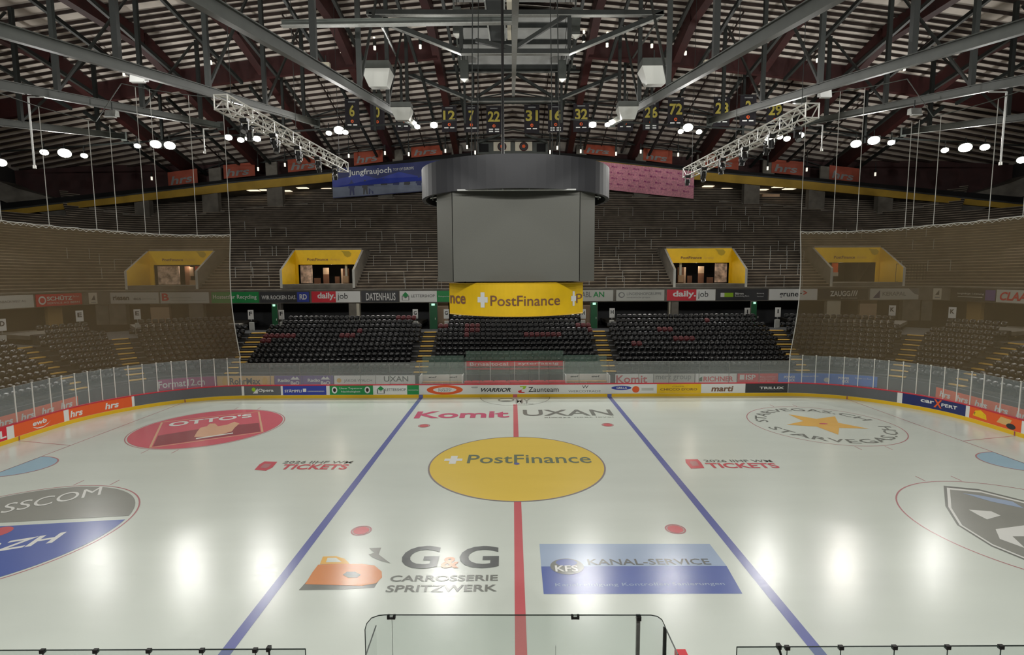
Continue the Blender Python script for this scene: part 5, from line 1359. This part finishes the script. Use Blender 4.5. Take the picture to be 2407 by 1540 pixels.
# ------------------------------------------------------------------ lighting trusses
def truss(px0, py0, y0, px1, py1, y1, lab, lamps, sgn):
    a, b = pxyz(px0, py0, y0), pxyz(px1, py1, y1); zt_ = (a.z + b.z) / 2
    a = Vector((a.x, a.y, zt_)); b = Vector((b.x, b.y, zt_)); W_ = .78; Hh = .78
    t = thing('lighting_truss', lab, 'truss', tuple((a + b) / 2)); d = (b - a).normalized(); x = Vector((d.y, -d.x, 0)); L_ = (b - a).length
    cs = [(-W_ / 2, 0), (W_ / 2, 0), (W_ / 2, -Hh), (-W_ / 2, -Hh)]
    def Pp(u, c): return a + d * u + x * c[0] + Vector((0, 0, c[1]))
    for c in cs: obj('chord', MB().tube(Pp(0, c), Pp(L_, c), .055, 8), M['alu'], t)
    n = int(L_ / .8); lac = MB()
    for k in range(n):
        u0, u1 = L_ * k / n, L_ * (k + 1) / n
        for j in range(4):
            c, c2 = cs[j], cs[(j + 1) % 4]
            if k % 2: c, c2 = c2, c
            lac.tube(Pp(u0, c), Pp(u1, c2), .034, 6)
            if k % 3 == 0: lac.tube(Pp(u0, cs[j]), Pp(u0, cs[(j + 1) % 4]), .024, 6)
    obj('lacing', lac, M['alu'], t)
    for u in (0, L_):
        e = MB()
        for j in range(4): e.tube(Pp(u, cs[j]), Pp(u, cs[(j + 1) % 4]), .04, 6)
        obj('end_frame', e, M['alu'], t)
    for u in (1.0, L_ * .5, L_ - 1):
        p = Pp(u, (0, 0)); obj('sling', MB().tube(p, (p.x, p.y, RZ(p.x, p.y) - .6), .02, 5), M['steel_dk'], t)
    for k in range(lamps):
        u = L_ * (.1 + .84 * k / (lamps - 1)) ; off = (-W_ / 2 if k % 2 else W_ / 2 - .1)
        p = Pp(u, (off, -Hh))
        m_ = thing('moving_head_lamp', 'black moving-head stage lamp hanging under the %s lighting truss' % ('left' if sgn < 0 else 'right'), 'stage lamp', tuple(p), 'stage lamps under the %s truss' % ('left' if sgn < 0 else 'right'))
        obj('base', MB().box((0, 0, -.12), (.42, .34, .2)), M['black'], m_, local=True)
        yk_ = MB(); yk_.box((-.2, 0, -.42), (.05, .1, .5)); yk_.box((.2, 0, -.42), (.05, .1, .5)); obj('yoke', yk_, M['galv'] if k % 2 else M['black'], m_, local=True)
        ang = .3 * ((k * 37) % 5 - 2); R = Matrix.Rotation(ang, 3, 'X')
        hd = MB().tube(R @ Vector((0, 0, .2)) + Vector((0, 0, -.55)), R @ Vector((0, 0, -.32)) + Vector((0, 0, -.55)), .14, 12, .19); obj('head', hd, M['black'], m_, local=True)
        obj('lens', MB().tube(R @ Vector((0, 0, -.31)) + Vector((0, 0, -.55)), R @ Vector((0, 0, -.34)) + Vector((0, 0, -.55)), .16, 12), M['gink'], m_, local=True)
truss(518, 222, 4.2, 808, 384, 21.5, 'silver box truss slanting over the left half of the rink', 10, -1)
truss(1910, 250, 4.2, 1616, 392, 21.5, 'silver box truss slanting over the right half of the rink', 10, 1)
# thin drop pipes
for px, py0, py1, yy, hx, lab in ((66, 228, 392, 8, 38, 'long white drop pipe with top arm at the left'), (2366, 216, 384, 8, -42, 'long white drop pipe with top arm at the right'), (478, 303, 358, 20, 12, 'short white drop pipe left of the left truss lamps'), (1934, 294, 352, 20, -14, 'short white drop pipe right of the right truss')):
    a, b, c = pxyz(px, py0, yy), pxyz(px + (py1 - py0) * .05 * (1 if px < 1200 else -1), py1, yy), pxyz(px + hx, py0, yy)
    t = thing('drop_pipe', lab, 'pipe', tuple(b)); bb_ = Vector((a.x, a.y, b.z))
    obj('pipe', MB().tube(a, bb_, .055, 8), M['wht'], t); obj('arm', MB().tube(a, c, .05, 8), M['wht'], t); obj('pipe_end', MB().tube(bb_ + Vector((0, 0, -.12)), bb_ + Vector((0, 0, .08)), .1, 10), M['alu'], t)

# ------------------------------------------------------------------ retired jersey banners
jb = [(828, 233, 305, '6', 1), (887, 238, 305, '0', 1), (947, 240, 307, '', 1), (1056, 248, 310, '12', 1), (1108, 248, 311, '7', 1), (1161, 249, 314, '22', 2), (1250, 246, 313, '31', 1), (1306, 245, 311, '16', 2), (1366, 243, 310, '32', 1), (1470, 242, 308, '', 1), (1530, 238, 306, '26', 2), (1588, 230, 300, '72', 1), (1696, 228, 297, '28', 1), (1758, 223, 295, '2', 1), (1821, 233, 300, '29', 1)]
wd = {'6': 'six', '0': 'zero', '12': 'twelve', '7': 'seven', '22': 'twenty-two', '31': 'thirty-one', '16': 'sixteen', '32': 'thirty-two', '26': 'twenty-six', '72': 'seventy-two', '28': 'twenty-eight', '2': 'two', '29': 'twenty-nine'}
for px, r0, r1, num, ln in jb:
    yy = 40.0 - abs(px - 1205) / 620 * 10.3
    tl_, br_ = pxyz(px - 18, r0, yy), pxyz(px + 18, r1, yy); w_, h_ = br_.x - tl_.x, tl_.z - br_.z
    lab = 'black hanging banner with gold number ' + wd[num] if num else 'black hanging banner with its number hidden behind the %s horn loudspeaker' % ('left' if px < 1200 else 'right')
    t = thing('jersey_banner', lab, 'banner', ((tl_.x + br_.x) / 2, yy, br_.z), 'retired number banners')
    cl = MB(); k = 8; prof = [(-w_ / 2 + w_ * i / k, .05 * math.sin(i * 1.3 + px)) for i in range(k + 1)]
    for i in range(k):
        (x0, d0), (x1, d1) = prof[i], prof[i + 1]; cl.hexa([(x0, d0, 0), (x1, d1, 0), (x1, d1 + .02, 0), (x0, d0 + .02, 0)], [(x0, d0, h_), (x1, d1, h_), (x1, d1 + .02, h_), (x0, d0 + .02, h_)])
    obj('banner_cloth', cl, M['cloth'], t, local=True)
    def q(x0, x1, z0, z1, m, nm, d=-.09):
        obj(nm, MB().quad((x0 * w_, d, z0 * h_), (x1 * w_, d, z0 * h_), (x1 * w_, d, z1 * h_), (x0 * w_, d, z1 * h_)), m, t, local=True)
    if num:
        fw_ = .8 if len(num) == 2 else .36
        mb = MB(); text_map(mb, num, lambda u, v: Vector(((u - .5) * fw_ * w_, -.09, (.42 + .38 * v) * h_)), .03 if len(num) == 2 else .06); obj('number', mb, M['gold'], t, local=True)
    if num == '28':
        mb = MB(); text_map(mb, 'PLÜSS', lambda u, v: Vector(((u - .5) * .5 * w_, -.09, (.87 + .07 * v) * h_)), .02); obj('lettering', mb, M['wht'], t, local=True)
    else: q(-.25, .25, .88, .92, M['gink'], 'name_strip')
    obj('round_emblem', MB().poly([(.1 * w_ * math.cos(2 * PI * i / 14), -.09, .27 * h_ + .1 * w_ * math.sin(2 * PI * i / 14)) for i in range(14)]), M['orange'], t, local=True)
    obj('emblem_mark', MB().poly([(.05 * w_ * math.cos(2 * PI * i / 10) + .02, -.1, .27 * h_ + .05 * w_ * math.sin(2 * PI * i / 10)) for i in range(10)]), M['ink'], t, local=True)
    for j in range(ln):
        q(-.34, -.06, .13 - .08 * j, .17 - .08 * j, M['wht'], 'year_strip'); q(.06, .34, .13 - .08 * j, .17 - .08 * j, M['wht'], 'year_strip')
    obj('top_pole', MB().tube((-w_ * .6, 0, h_), (w_ * .6, 0, h_), .04, 6), M['steel_dk'], t, local=True)
    for sx in (-1, 1): obj('cord', MB().tube((sx * w_ * .45, 0, h_), (sx * w_ * .45, 0, RZ(tl_.x, yy) - br_.z - .3), .015, 5), M['steel_dk'], t, local=True)

# ------------------------------------------------------------------ video cube
t = thing('video_cube', 'hanging dark video cube with grey screens and a rounded grey ring on top', 'scoreboard', (0, 0, 9.42))
oc = [(-2.78, -3.1), (2.78, -3.1), (3.62, -1.9), (3.62, 1.9), (2.78, 3.1), (-2.78, 3.1), (-3.62, 1.9), (-3.62, -1.9)]
zb0, zt0 = 9.42, 13.7
core = MB(); core.add([(x * .985, y * .985, zb0 + .02) for x, y in oc] + [(x * .985, y * .985, zt0) for x, y in oc], [tuple(range(8))[::-1], tuple(range(8, 16))] + [(i, (i + 1) % 8, 8 + (i + 1) % 8, 8 + i) for i in range(8)])
obj('cube_core', core, M['rubber'], t)
for i in range(8):
    (x0, y0_), (x1, y1_) = oc[i], oc[(i + 1) % 8]
    a, b = Vector((x0, y0_, 0)), Vector((x1, y1_, 0)); dd = (b - a).normalized() * .02
    obj('screen', MB().quad(a + dd + Vector((0, 0, zb0 + .02)), b - dd + Vector((0, 0, zb0 + .02)), b - dd + Vector((0, 0, zt0)), a + dd + Vector((0, 0, zt0))), M['screen'], t)
def sup(a, hx, hy, e=2.6):
    c, s = math.cos(a), math.sin(a); return (hx * math.copysign(abs(c) ** (2 / e), c), hy * math.copysign(abs(s) ** (2 / e), s))
N = 72
rg = MB(); pts = [sup(2 * PI * i / N, 4.54, 3.95, 2.1) for i in range(N)]; pin = [sup(2 * PI * i / N, 4.37, 3.78, 2.1) for i in range(N)]
zr0, zr1 = 13.32, 14.72
rg.add([(x, y, zr0) for x, y in pts] + [(x, y, zr1) for x, y in pts] + [(x, y, zr0) for x, y in pin] + [(x, y, zr1) for x, y in pin],
       [(i, (i + 1) % N, N + (i + 1) % N, N + i) for i in range(N)] + [(2 * N + i, 3 * N + i, 3 * N + (i + 1) % N, 2 * N + (i + 1) % N) for i in range(N)] + [(i, 2 * N + i, 2 * N + (i + 1) % N, (i + 1) % N) for i in range(N)] + [(N + i, N + (i + 1) % N, 3 * N + (i + 1) % N, 3 * N + i) for i in range(N)])
obj('led_ring', rg, M['ring'], t, smooth=False)
obj('ring_lid', MB().poly([(x, y, zr1 + .01) for x, y in pin]), M['rubber'], t)
for k in range(24):
    a = 2 * PI * k / 24; x, y = sup(a, 4.2, 3.6, 2.1); x2, y2 = sup(a, 3.4, 2.8, 2.1)
    obj('frame_bar', MB().tube((x, y, zr0 + .2), (x2, y2, zr0 + .35), .04, 6), M['alu'], t); obj('frame_upright', MB().tube((x * .97, y * .97, zr0 + .1), (x * .97, y * .97, zr1 - .1), .04, 6), M['galv'], t)
obj('light_bar', MB().tube((-2.5, -3.5, 13.32), (2.55, -3.5, 13.32), .035, 8), M['wht'], t)
for x in (-1.2, -.55, .55, 1.2): obj('stay', MB().tube((x, -3.5, 13.32), (x * 1.15, -3.7, 13.5), .02, 6), M['alu'], t)
for x, y in ((-2, -2), (2, -2), (2, 2), (-2, 2)): obj('hoist_cable', MB().tube((x, y, zr1), (x * .8, y * .8, RZ(x, y) - .3), .025, 6), M['steel_dk'], t)
obj('cable_loom', MB().tube((-.62, 1, zr1), (-.62, 3, RZ(0, 3) - .3), .07, 8), M['black'], t)
# yellow banner ring under the cube
t = thing('ring_banner', 'yellow curved banner with white cross and dark lettering hanging below the video cube', 'banner', (0, 0, 7.95))
def bp(x, d=0.0, z=0.0): return Vector((x, -3.62 + 2.0 * (abs(x) / 3.12) ** 2.0 - d, z))
for side in (1, -1):
    mb = MB(); nn = 36; prev = None; zb_, zt_ = 7.95, 9.35
    for i in range(nn):
        x0, x1 = -3.12 + 6.24 * i / nn, -3.12 + 6.24 * (i + 1) / nn
        a, b = bp(x0), bp(x1); a.y *= side; b.y *= side; e = Vector((0, .03 * side, 0))
        mb.hexa([a + Vector((0, 0, zb_)), b + Vector((0, 0, zb_)), b + e + Vector((0, 0, zb_)), a + e + Vector((0, 0, zb_))], [a + Vector((0, 0, zt_)), b + Vector((0, 0, zt_)), b + e + Vector((0, 0, zt_)), a + e + Vector((0, 0, zt_))])
    fb_ = obj('banner_cloth', mb, M['yellow'], t)
    if side == 1: front_banner = fb_
for sx in (-1, 1): obj('banner_side', MB().box((sx * 3.12, 0, 8.65), (.03, 3.24, 1.4)), M['yellow'], t)
for zz in (7.94, 9.36):
    mb = MB()
    for i in range(36): mb.tube(bp(-3.12 + 6.24 * i / 36, 0, zz), bp(-3.12 + 6.24 * (i + 1) / 36, 0, zz), .03, 6)
    obj('banner_hem', mb, M['kick'], t)
Xp = lambda px: (px - 1207) / 1206.47 * 22.2 + .0
def bt(s, x0, x1, z0, z1, m, bold=0): mb = MB(); text_map(mb, s, lambda u, v: bp(x0 + (x1 - x0) * u, .02, z0 + (z1 - z0) * v), bold); obj('lettering', mb, m, front_banner)
bt('PostFinance', Xp(1145), Xp(1313), 8.38, 8.83, M['brown'], .003)
bt('nce', -3.1, Xp(1082), 8.42, 8.8, M['brown'], .01)
bt('P', Xp(1357.5), 3.1, 8.42, 8.85, M['brown'], .0)
for c, w_ in ((Xp(1126), .46), (Xp(1350), .26)):
    mb = MB(); h_ = .32
    def q4(x0, x1, z0, z1): mb.quad(bp(x0, .022, z0), bp(x1, .022, z0), bp(x1, .022, z1), bp(x0, .022, z1))
    q4(c - w_ / 2, c + w_ / 2, 8.52, 8.76); q4(c - w_ * .2, c + w_ * .2, 8.3, 8.97); obj('cross_emblem', mb, M['wht'], front_banner)
for x in (-2.4, 0, 2.4): obj('hanger', MB().tube((x, -1.5, 9.3), (x, -1.5, 9.45), .03, 6), M['steel_dk'], t)
obj('banner_tray', MB().add([(x * .84, y * .84, 9.38) for x, y in oc], [tuple(range(8))]), M['rubber'], t)

# ------------------------------------------------------------------ protective nets above the corner glass
for sg, lab in ((-1, 'brown protective net hanging around the left rink corner'), (1, 'brown protective net hanging around the right rink corner')):
    sA = RINK.s_at(565 if sg < 0 else 1857, .1, 3.3)
    sE = sg * (RINK.cx + RINK.R * PI / 2 + 12)
    t = thing('protective_net', lab, 'net', tuple(RINK.P(sA, .1, 3.3)))
    NN = 60; m_ = 12; mb = MB(); grid = []
    top = []
    topx = at_y(541 if sg < 0 else 1882, 545 if sg < 0 else 535, RINK.P(sA, .1).y)
    for i in range(NN + 1):
        f = i / NN; s = sA + (sE - sA) * f; col = []
        ztop = 13.1 - .28 * math.sin(min(1, f * 3) * PI) * .3 - .05 * abs(math.sin(f * NN * .9))
        for j in range(m_ + 1):
            v = j / m_; z = 3.25 + (ztop - 3.25) * v
            ds = sg * -1 * 0.0
            edge_pull = (topx.x - RINK.P(sA).x) * (v ** 1.0) * max(0, 1 - f * 6) + (-sg) * -0.35 * math.sin(v * PI) * max(0, 1 - f * 6)
            p = RINK.P(s, .12 + .08 * math.sin(f * 90) * (v), z); p.x += edge_pull; col.append(p)
        grid.append(col); top.append(col[-1])
    vs = [p for c in grid for p in c]; fs = [(i * (m_ + 1) + j, (i + 1) * (m_ + 1) + j, (i + 1) * (m_ + 1) + j + 1, i * (m_ + 1) + j + 1) for i in range(NN) for j in range(m_)]
    mb.add(vs, fs); obj('netting', mb, M['net'], t, smooth=True)
    cb_ = MB(); wav = MB()
    for i in range(NN):
        cb_.tube(top[i] + Vector((0, 0, .03)), top[i + 1] + Vector((0, 0, .03)), .035, 5)
        a, b = top[i], top[i + 1]; mid = (a + b) / 2 - Vector((0, 0, .14)); wav.tube(a, mid, .02, 4); wav.tube(mid, b, .02, 4)
    obj('top_rope', cb_, M['cable'], t); obj('lacing_rope', wav, M['cable'], t)
    ed = MB()
    for j in range(m_): ed.tube(grid[0][j], grid[0][j + 1], .035, 5)
    obj('edge_rope', ed, M['cable'], t)
    cols = (541, 462, 378, 348, 278, 235, 112, 8) if sg < 0 else (1882, 1963, 2020, 2122, 2145, 2202, 2323, 2400)
    for px in cols:
        best = min(top, key=lambda p: abs(proj(p)[0] - px)); 
        zz = 23.5 if abs(best.x) < 28 else 20.5
        obj('hanging_rope', MB().tube(best, (best.x, best.y, zz), .022, 5), M['cable'], t)
    # perimeter cable the ropes hang from
    pc = MB(); 
    for i in range(0, NN, 4):
        a, b = top[i], top[min(NN, i + 4)]
        pc.tube((a.x, a.y, 23.5 if abs(a.x) < 28 else 20.5), (b.x, b.y, 23.5 if abs(b.x) < 28 else 20.5), .03, 5)
    obj('carrier_cable', pc, M['steel'], t)

# ------------------------------------------------------------------ penalty benches and timekeeper box behind the far boards
D_ = RINK.cy + RINK.R
for sg, (xa, xb), lab in ((-1, (992, 1090), 'white walled penalty bench with wooden seat left of the red box'), (1, (1327, 1427), 'white walled penalty bench with wooden seat right of the red box')):
    a, b = at_y(xa, 900, 16.4).x, at_y(xb, 900, 16.4).x
    t = thing('penalty_bench', lab, 'bench', ((a + b) / 2, 16.4, 0))
    obj('back_wall', MB().box(((a + b) / 2, 16.75, .8), (b - a, .06, 1.5)), M['wht'], t)
    obj('seat', MB().box(((a + b) / 2, 16.3, 1.02), (b - a - .2, .42, .09)), M['wood'], t)
    for k in (.25, .5, .75): obj('leg', MB().box((a + (b - a) * k, 16.3, .5), (.08, .3, 1.0)), M['wht'], t)
    for k in (.22, .72):
        mb = MB(); text_map(mb, 'ewl', lambda u, v: Vector((a + (b - a) * (k - .07) + .62 * u, 16.71, 1.27 + .16 * v)), .02, .1); obj('lettering', mb, M['ink'], t)
    for x in (a, b): obj('end_panel', MB().box((x, 15.9, .9), (.05, 1.4, 1.6)), M['wht'], t)
    obj('rear_glass', MB().box(((a + b) / 2, 16.8, 2.35), (b - a, .02, 1.6)), M['glass3'], t)
a, b = at_y(1094, 900, 16.2).x, at_y(1326, 900, 16.2).x
t = thing('timekeeper_box', 'red timekeeper box with glass front, red sign band and counter at the centre line', 'box', ((a + b) / 2, 16.4, 0))
mxx = (a + b) / 2
obj('counter', MB().box((mxx, 15.55, 1.16), (b - a, .5, .12)), M['red'], t)
obj('front_panel', MB().box((mxx, 15.35, .6), (b - a, .04, 1.1)), M['red'], t)
obj('sign_band', MB().box((mxx, 16.9, 2.42), (b - a - .1, .06, .42)), M['red'], t)
obj('lower_band', MB().box((mxx, 16.9, 2.0), (b - a - .1, .05, .12)), M['cap'], t)
obj('rear_glass', MB().box((mxx, 17.0, 2.35), (b - a, .02, 2.3)), M['glass3'], t)
obj('floor_panel', MB().box((mxx, 16.4, .5), (b - a, 1.2, .1)), M['rubber'], t)
for k in range(5): obj('frame_post', MB().box((a + (b - a) * k / 4, 16.85, 1.6), (.06, .06, 2.0)), M['wht'], t)
for x in (a, b): obj('side_glass', MB().box((x, 16.2, 2.1), (.02, 1.5, 1.9)), M['glass3'], t)
for s_, f0, f1 in (('Brnsaltocal', .04, .43), ('zyterfassig', .53, .95)):
    mb = MB(); text_map(mb, s_, lambda u, v: Vector((a + (b - a) * (f0 + (f1 - f0) * u), 16.86, 2.28 + .27 * v)), .004); obj('lettering', mb, M['pink'] if False else M['wht'], t)
for k, f in enumerate((.07, .18, .29, .42, .53, .67, .8)):
    x = a + (b - a) * f
    c = thing('counter_monitor', 'small dark monitor standing on the red timekeeper counter', 'monitor', (x, 15.6, 1.22), 'monitors on the timekeeper counter')
    obj('monitor_screen', MB().box((0, 0, .2), (.34, .03, .22)), M['rubber'], c, local=True); obj('monitor_foot', MB().box((0, .02, .05), (.1, .1, .1)), M['black'], c, local=True)
c = thing('office_chair', 'dark office chair with tall back behind the red timekeeper counter', 'chair', (a + (b - a) * .545, 16.2, .55))
obj('backrest', MB().box((0, .2, .75), (.42, .06, .6)), M['charc'], c, local=True); obj('seat', MB().box((0, 0, .45), (.44, .42, .08)), M['charc'], c, local=True); obj('stem', MB().tube((0, 0, .05), (0, 0, .42), .03, 8), M['black'], c, local=True)
for k in range(5): obj('foot', MB().beam((0, 0, .06), (.26 * math.cos(k * 1.257), .26 * math.sin(k * 1.257), .03), .04, .03), M['black'], c, local=True)

# ------------------------------------------------------------------ glass in front of the camera (near side benches)
def npt(px, py, y): return at_y(px, py, y)
yg = -15.9
t = thing('bench_glass', 'central glass screen with rounded upper corners and black clamps in front of the near bench', 'glass screen', tuple(npt(1210, 1447, yg)))
pts = [(859, 1540), (858, 1480), (862, 1466), (873, 1453), (890, 1447), (905, 1445.5), (1210, 1446), (1530, 1446), (1545, 1449), (1556, 1457), (1563, 1472), (1566, 1485), (1566, 1540)]
P3 = [npt(x, y, yg) for x, y in pts]
lowz = .9
poly = [Vector((P3[0].x, yg, lowz))] + P3[1:-1] + [Vector((P3[-1].x, yg, lowz))]
obj('pane', MB().add(poly + [p + Vector((0, .012, 0)) for p in poly], [tuple(range(len(poly))), tuple(range(2 * len(poly) - 1, len(poly) - 1, -1))]), M['glass2'], t)
ed = MB()
for p, q in zip(poly, poly[1:]): ed.beam(p, q, .016, .016)
obj('pane_edge', ed, M['gedge'], t)
for px in (920, 1352):
    for dx in (-7, 7): p = npt(px + dx, 1450, yg); obj('clamp', MB().box(p, (.045, .07, .075)), M['black'], t)
    p = npt(px, 1453, yg); obj('clamp_bar', MB().box(p, (.13, .05, .03)), M['black'], t)
p = npt(1501, 1452, yg); obj('clamp', MB().box(p, (.09, .1, .09)), M['black'], t)
obj('post', MB().beam((p.x, yg + .03, p.z), (p.x, yg + .03, lowz), .075, .06), M['galv'], t)
p = npt(1564, 1479, yg - .1); obj('post', MB().beam((p.x, yg - .05, p.z), (p.x, yg - .05, lowz), .05, .05), M['steel_dk'], t)
for px in (921, 1306):
    p = npt(px, 1450 if px < 1000 else 1518, yg); obj('joint', MB().beam((p.x, yg, p.z), (p.x, yg, lowz), .006, .014), M['gedge'], t)
for px0, py0, px1, py1, sgn in ((884, 1471, 860, 1540, -1), (1566, 1480, 1594, 1540, 1)):
    a = npt(px0, py0, yg); b = npt(px1, py1, yg - .9)
    b = Vector((a.x + (b.x - a.x) * 1.0, yg - .9, b.z))
    rp = obj('return_pane', MB().quad(a, b, Vector((b.x, b.y, lowz)), Vector((a.x, a.y, lowz))), M['glass2'], t)
    obj('return_edge', MB().beam(a, b, .02, .02), M['gedge'], rp)
ys_ = -16.9
for (xs, ry, lab, cl, hinge) in (((-30, 718), (1526, 1529), 'long low glass screen with black clamps at the lower left of the picture', (100, 225, 350, 475, 600), 632), ((1732, 2440), (1523, 1516), 'long low glass screen with black clamps at the lower right of the picture', (1850, 1976, 2102, 2227, 2352), 1830)):
    a, b = npt(xs[0], ry[0], ys_), npt(xs[1], ry[1], ys_)
    t = thing('bench_glass', lab, 'glass screen', tuple((a + b) / 2))
    obj('pane', MB().box(((a.x + b.x) / 2, ys_, ((a.z + b.z) / 2 + lowz) / 2), (b.x - a.x, .012, (a.z + b.z) / 2 - lowz)), M['glass2'], t)
    obj('pane_edge', MB().beam(Vector((a.x, ys_, (a.z + b.z) / 2)), Vector((b.x, ys_, (a.z + b.z) / 2)), .016, .016), M['gedge'], t)
    ex = b if xs[0] < 0 else a; obj('pane_edge', MB().beam((ex.x, ys_, (a.z + b.z) / 2), (ex.x, ys_, lowz), .014, .014), M['gedge'], t)
    zt_ = (a.z + b.z) / 2
    for px in cl:
        p = npt(px, 1530, ys_); obj('clamp', MB().box((p.x, ys_, zt_ - .02), (.085, .06, .07)), M['black'], t); obj('joint', MB().beam((p.x, ys_, zt_ - .03), (p.x, ys_, lowz), .012, .014), M['gedge'], t)
    p = npt(hinge, 1528, ys_); obj('hinge', MB().box((p.x, ys_, zt_ + .01), (.07, .08, .08)), M['black'], t); obj('hinge_arm', MB().beam((p.x, ys_, zt_), (p.x + .06, ys_ - .1, zt_ - .3), .03, .03), M['black'], t)
p = npt(1604, 1539, -16.2); obj('rail_end', MB().box((p.x, p.y, p.z - .06), (.22, .3, .12)), M['red'], label='red rail corner peeping up at the bottom right of the centre glass', cat='rail')
# near bench counter below the screens and the near boards (below the picture)
nb = MB(); nb.box((0, -15.09, .55), (43, .16, 1.08)); obj('wall_near_boards', nb, M['wht'], kind='structure')
nb = MB(); nb.box((0, -17.0, .45), (60, 1.2, .9)); obj('floor_near_bench', nb, M['concrete'], kind='structure')
nb = MB(); nb.box((0, -16.0, .45), (60, .8, .9)); obj('floor_near_bench', nb, M['concrete'], kind='structure')
# hall end walls, dark, and near stand behind the camera
for sx in (-1, 1): obj('wall_left' if sx < 0 else 'wall_right', MB().box((sx * 63, 8, 18), (.5, 90, 36)), mat('dark_hall_wall', (52, 50, 50), .8, 0, .2, .2), kind='structure')
obj('wall_back', MB().box((0, -36, 18), (126, .5, 36)), MATS['dark_hall_wall'], kind='structure')
obj('wall_front', MB().box((0, 60.5, 20), (126, .5, 40)), MATS['dark_hall_wall'], kind='structure')
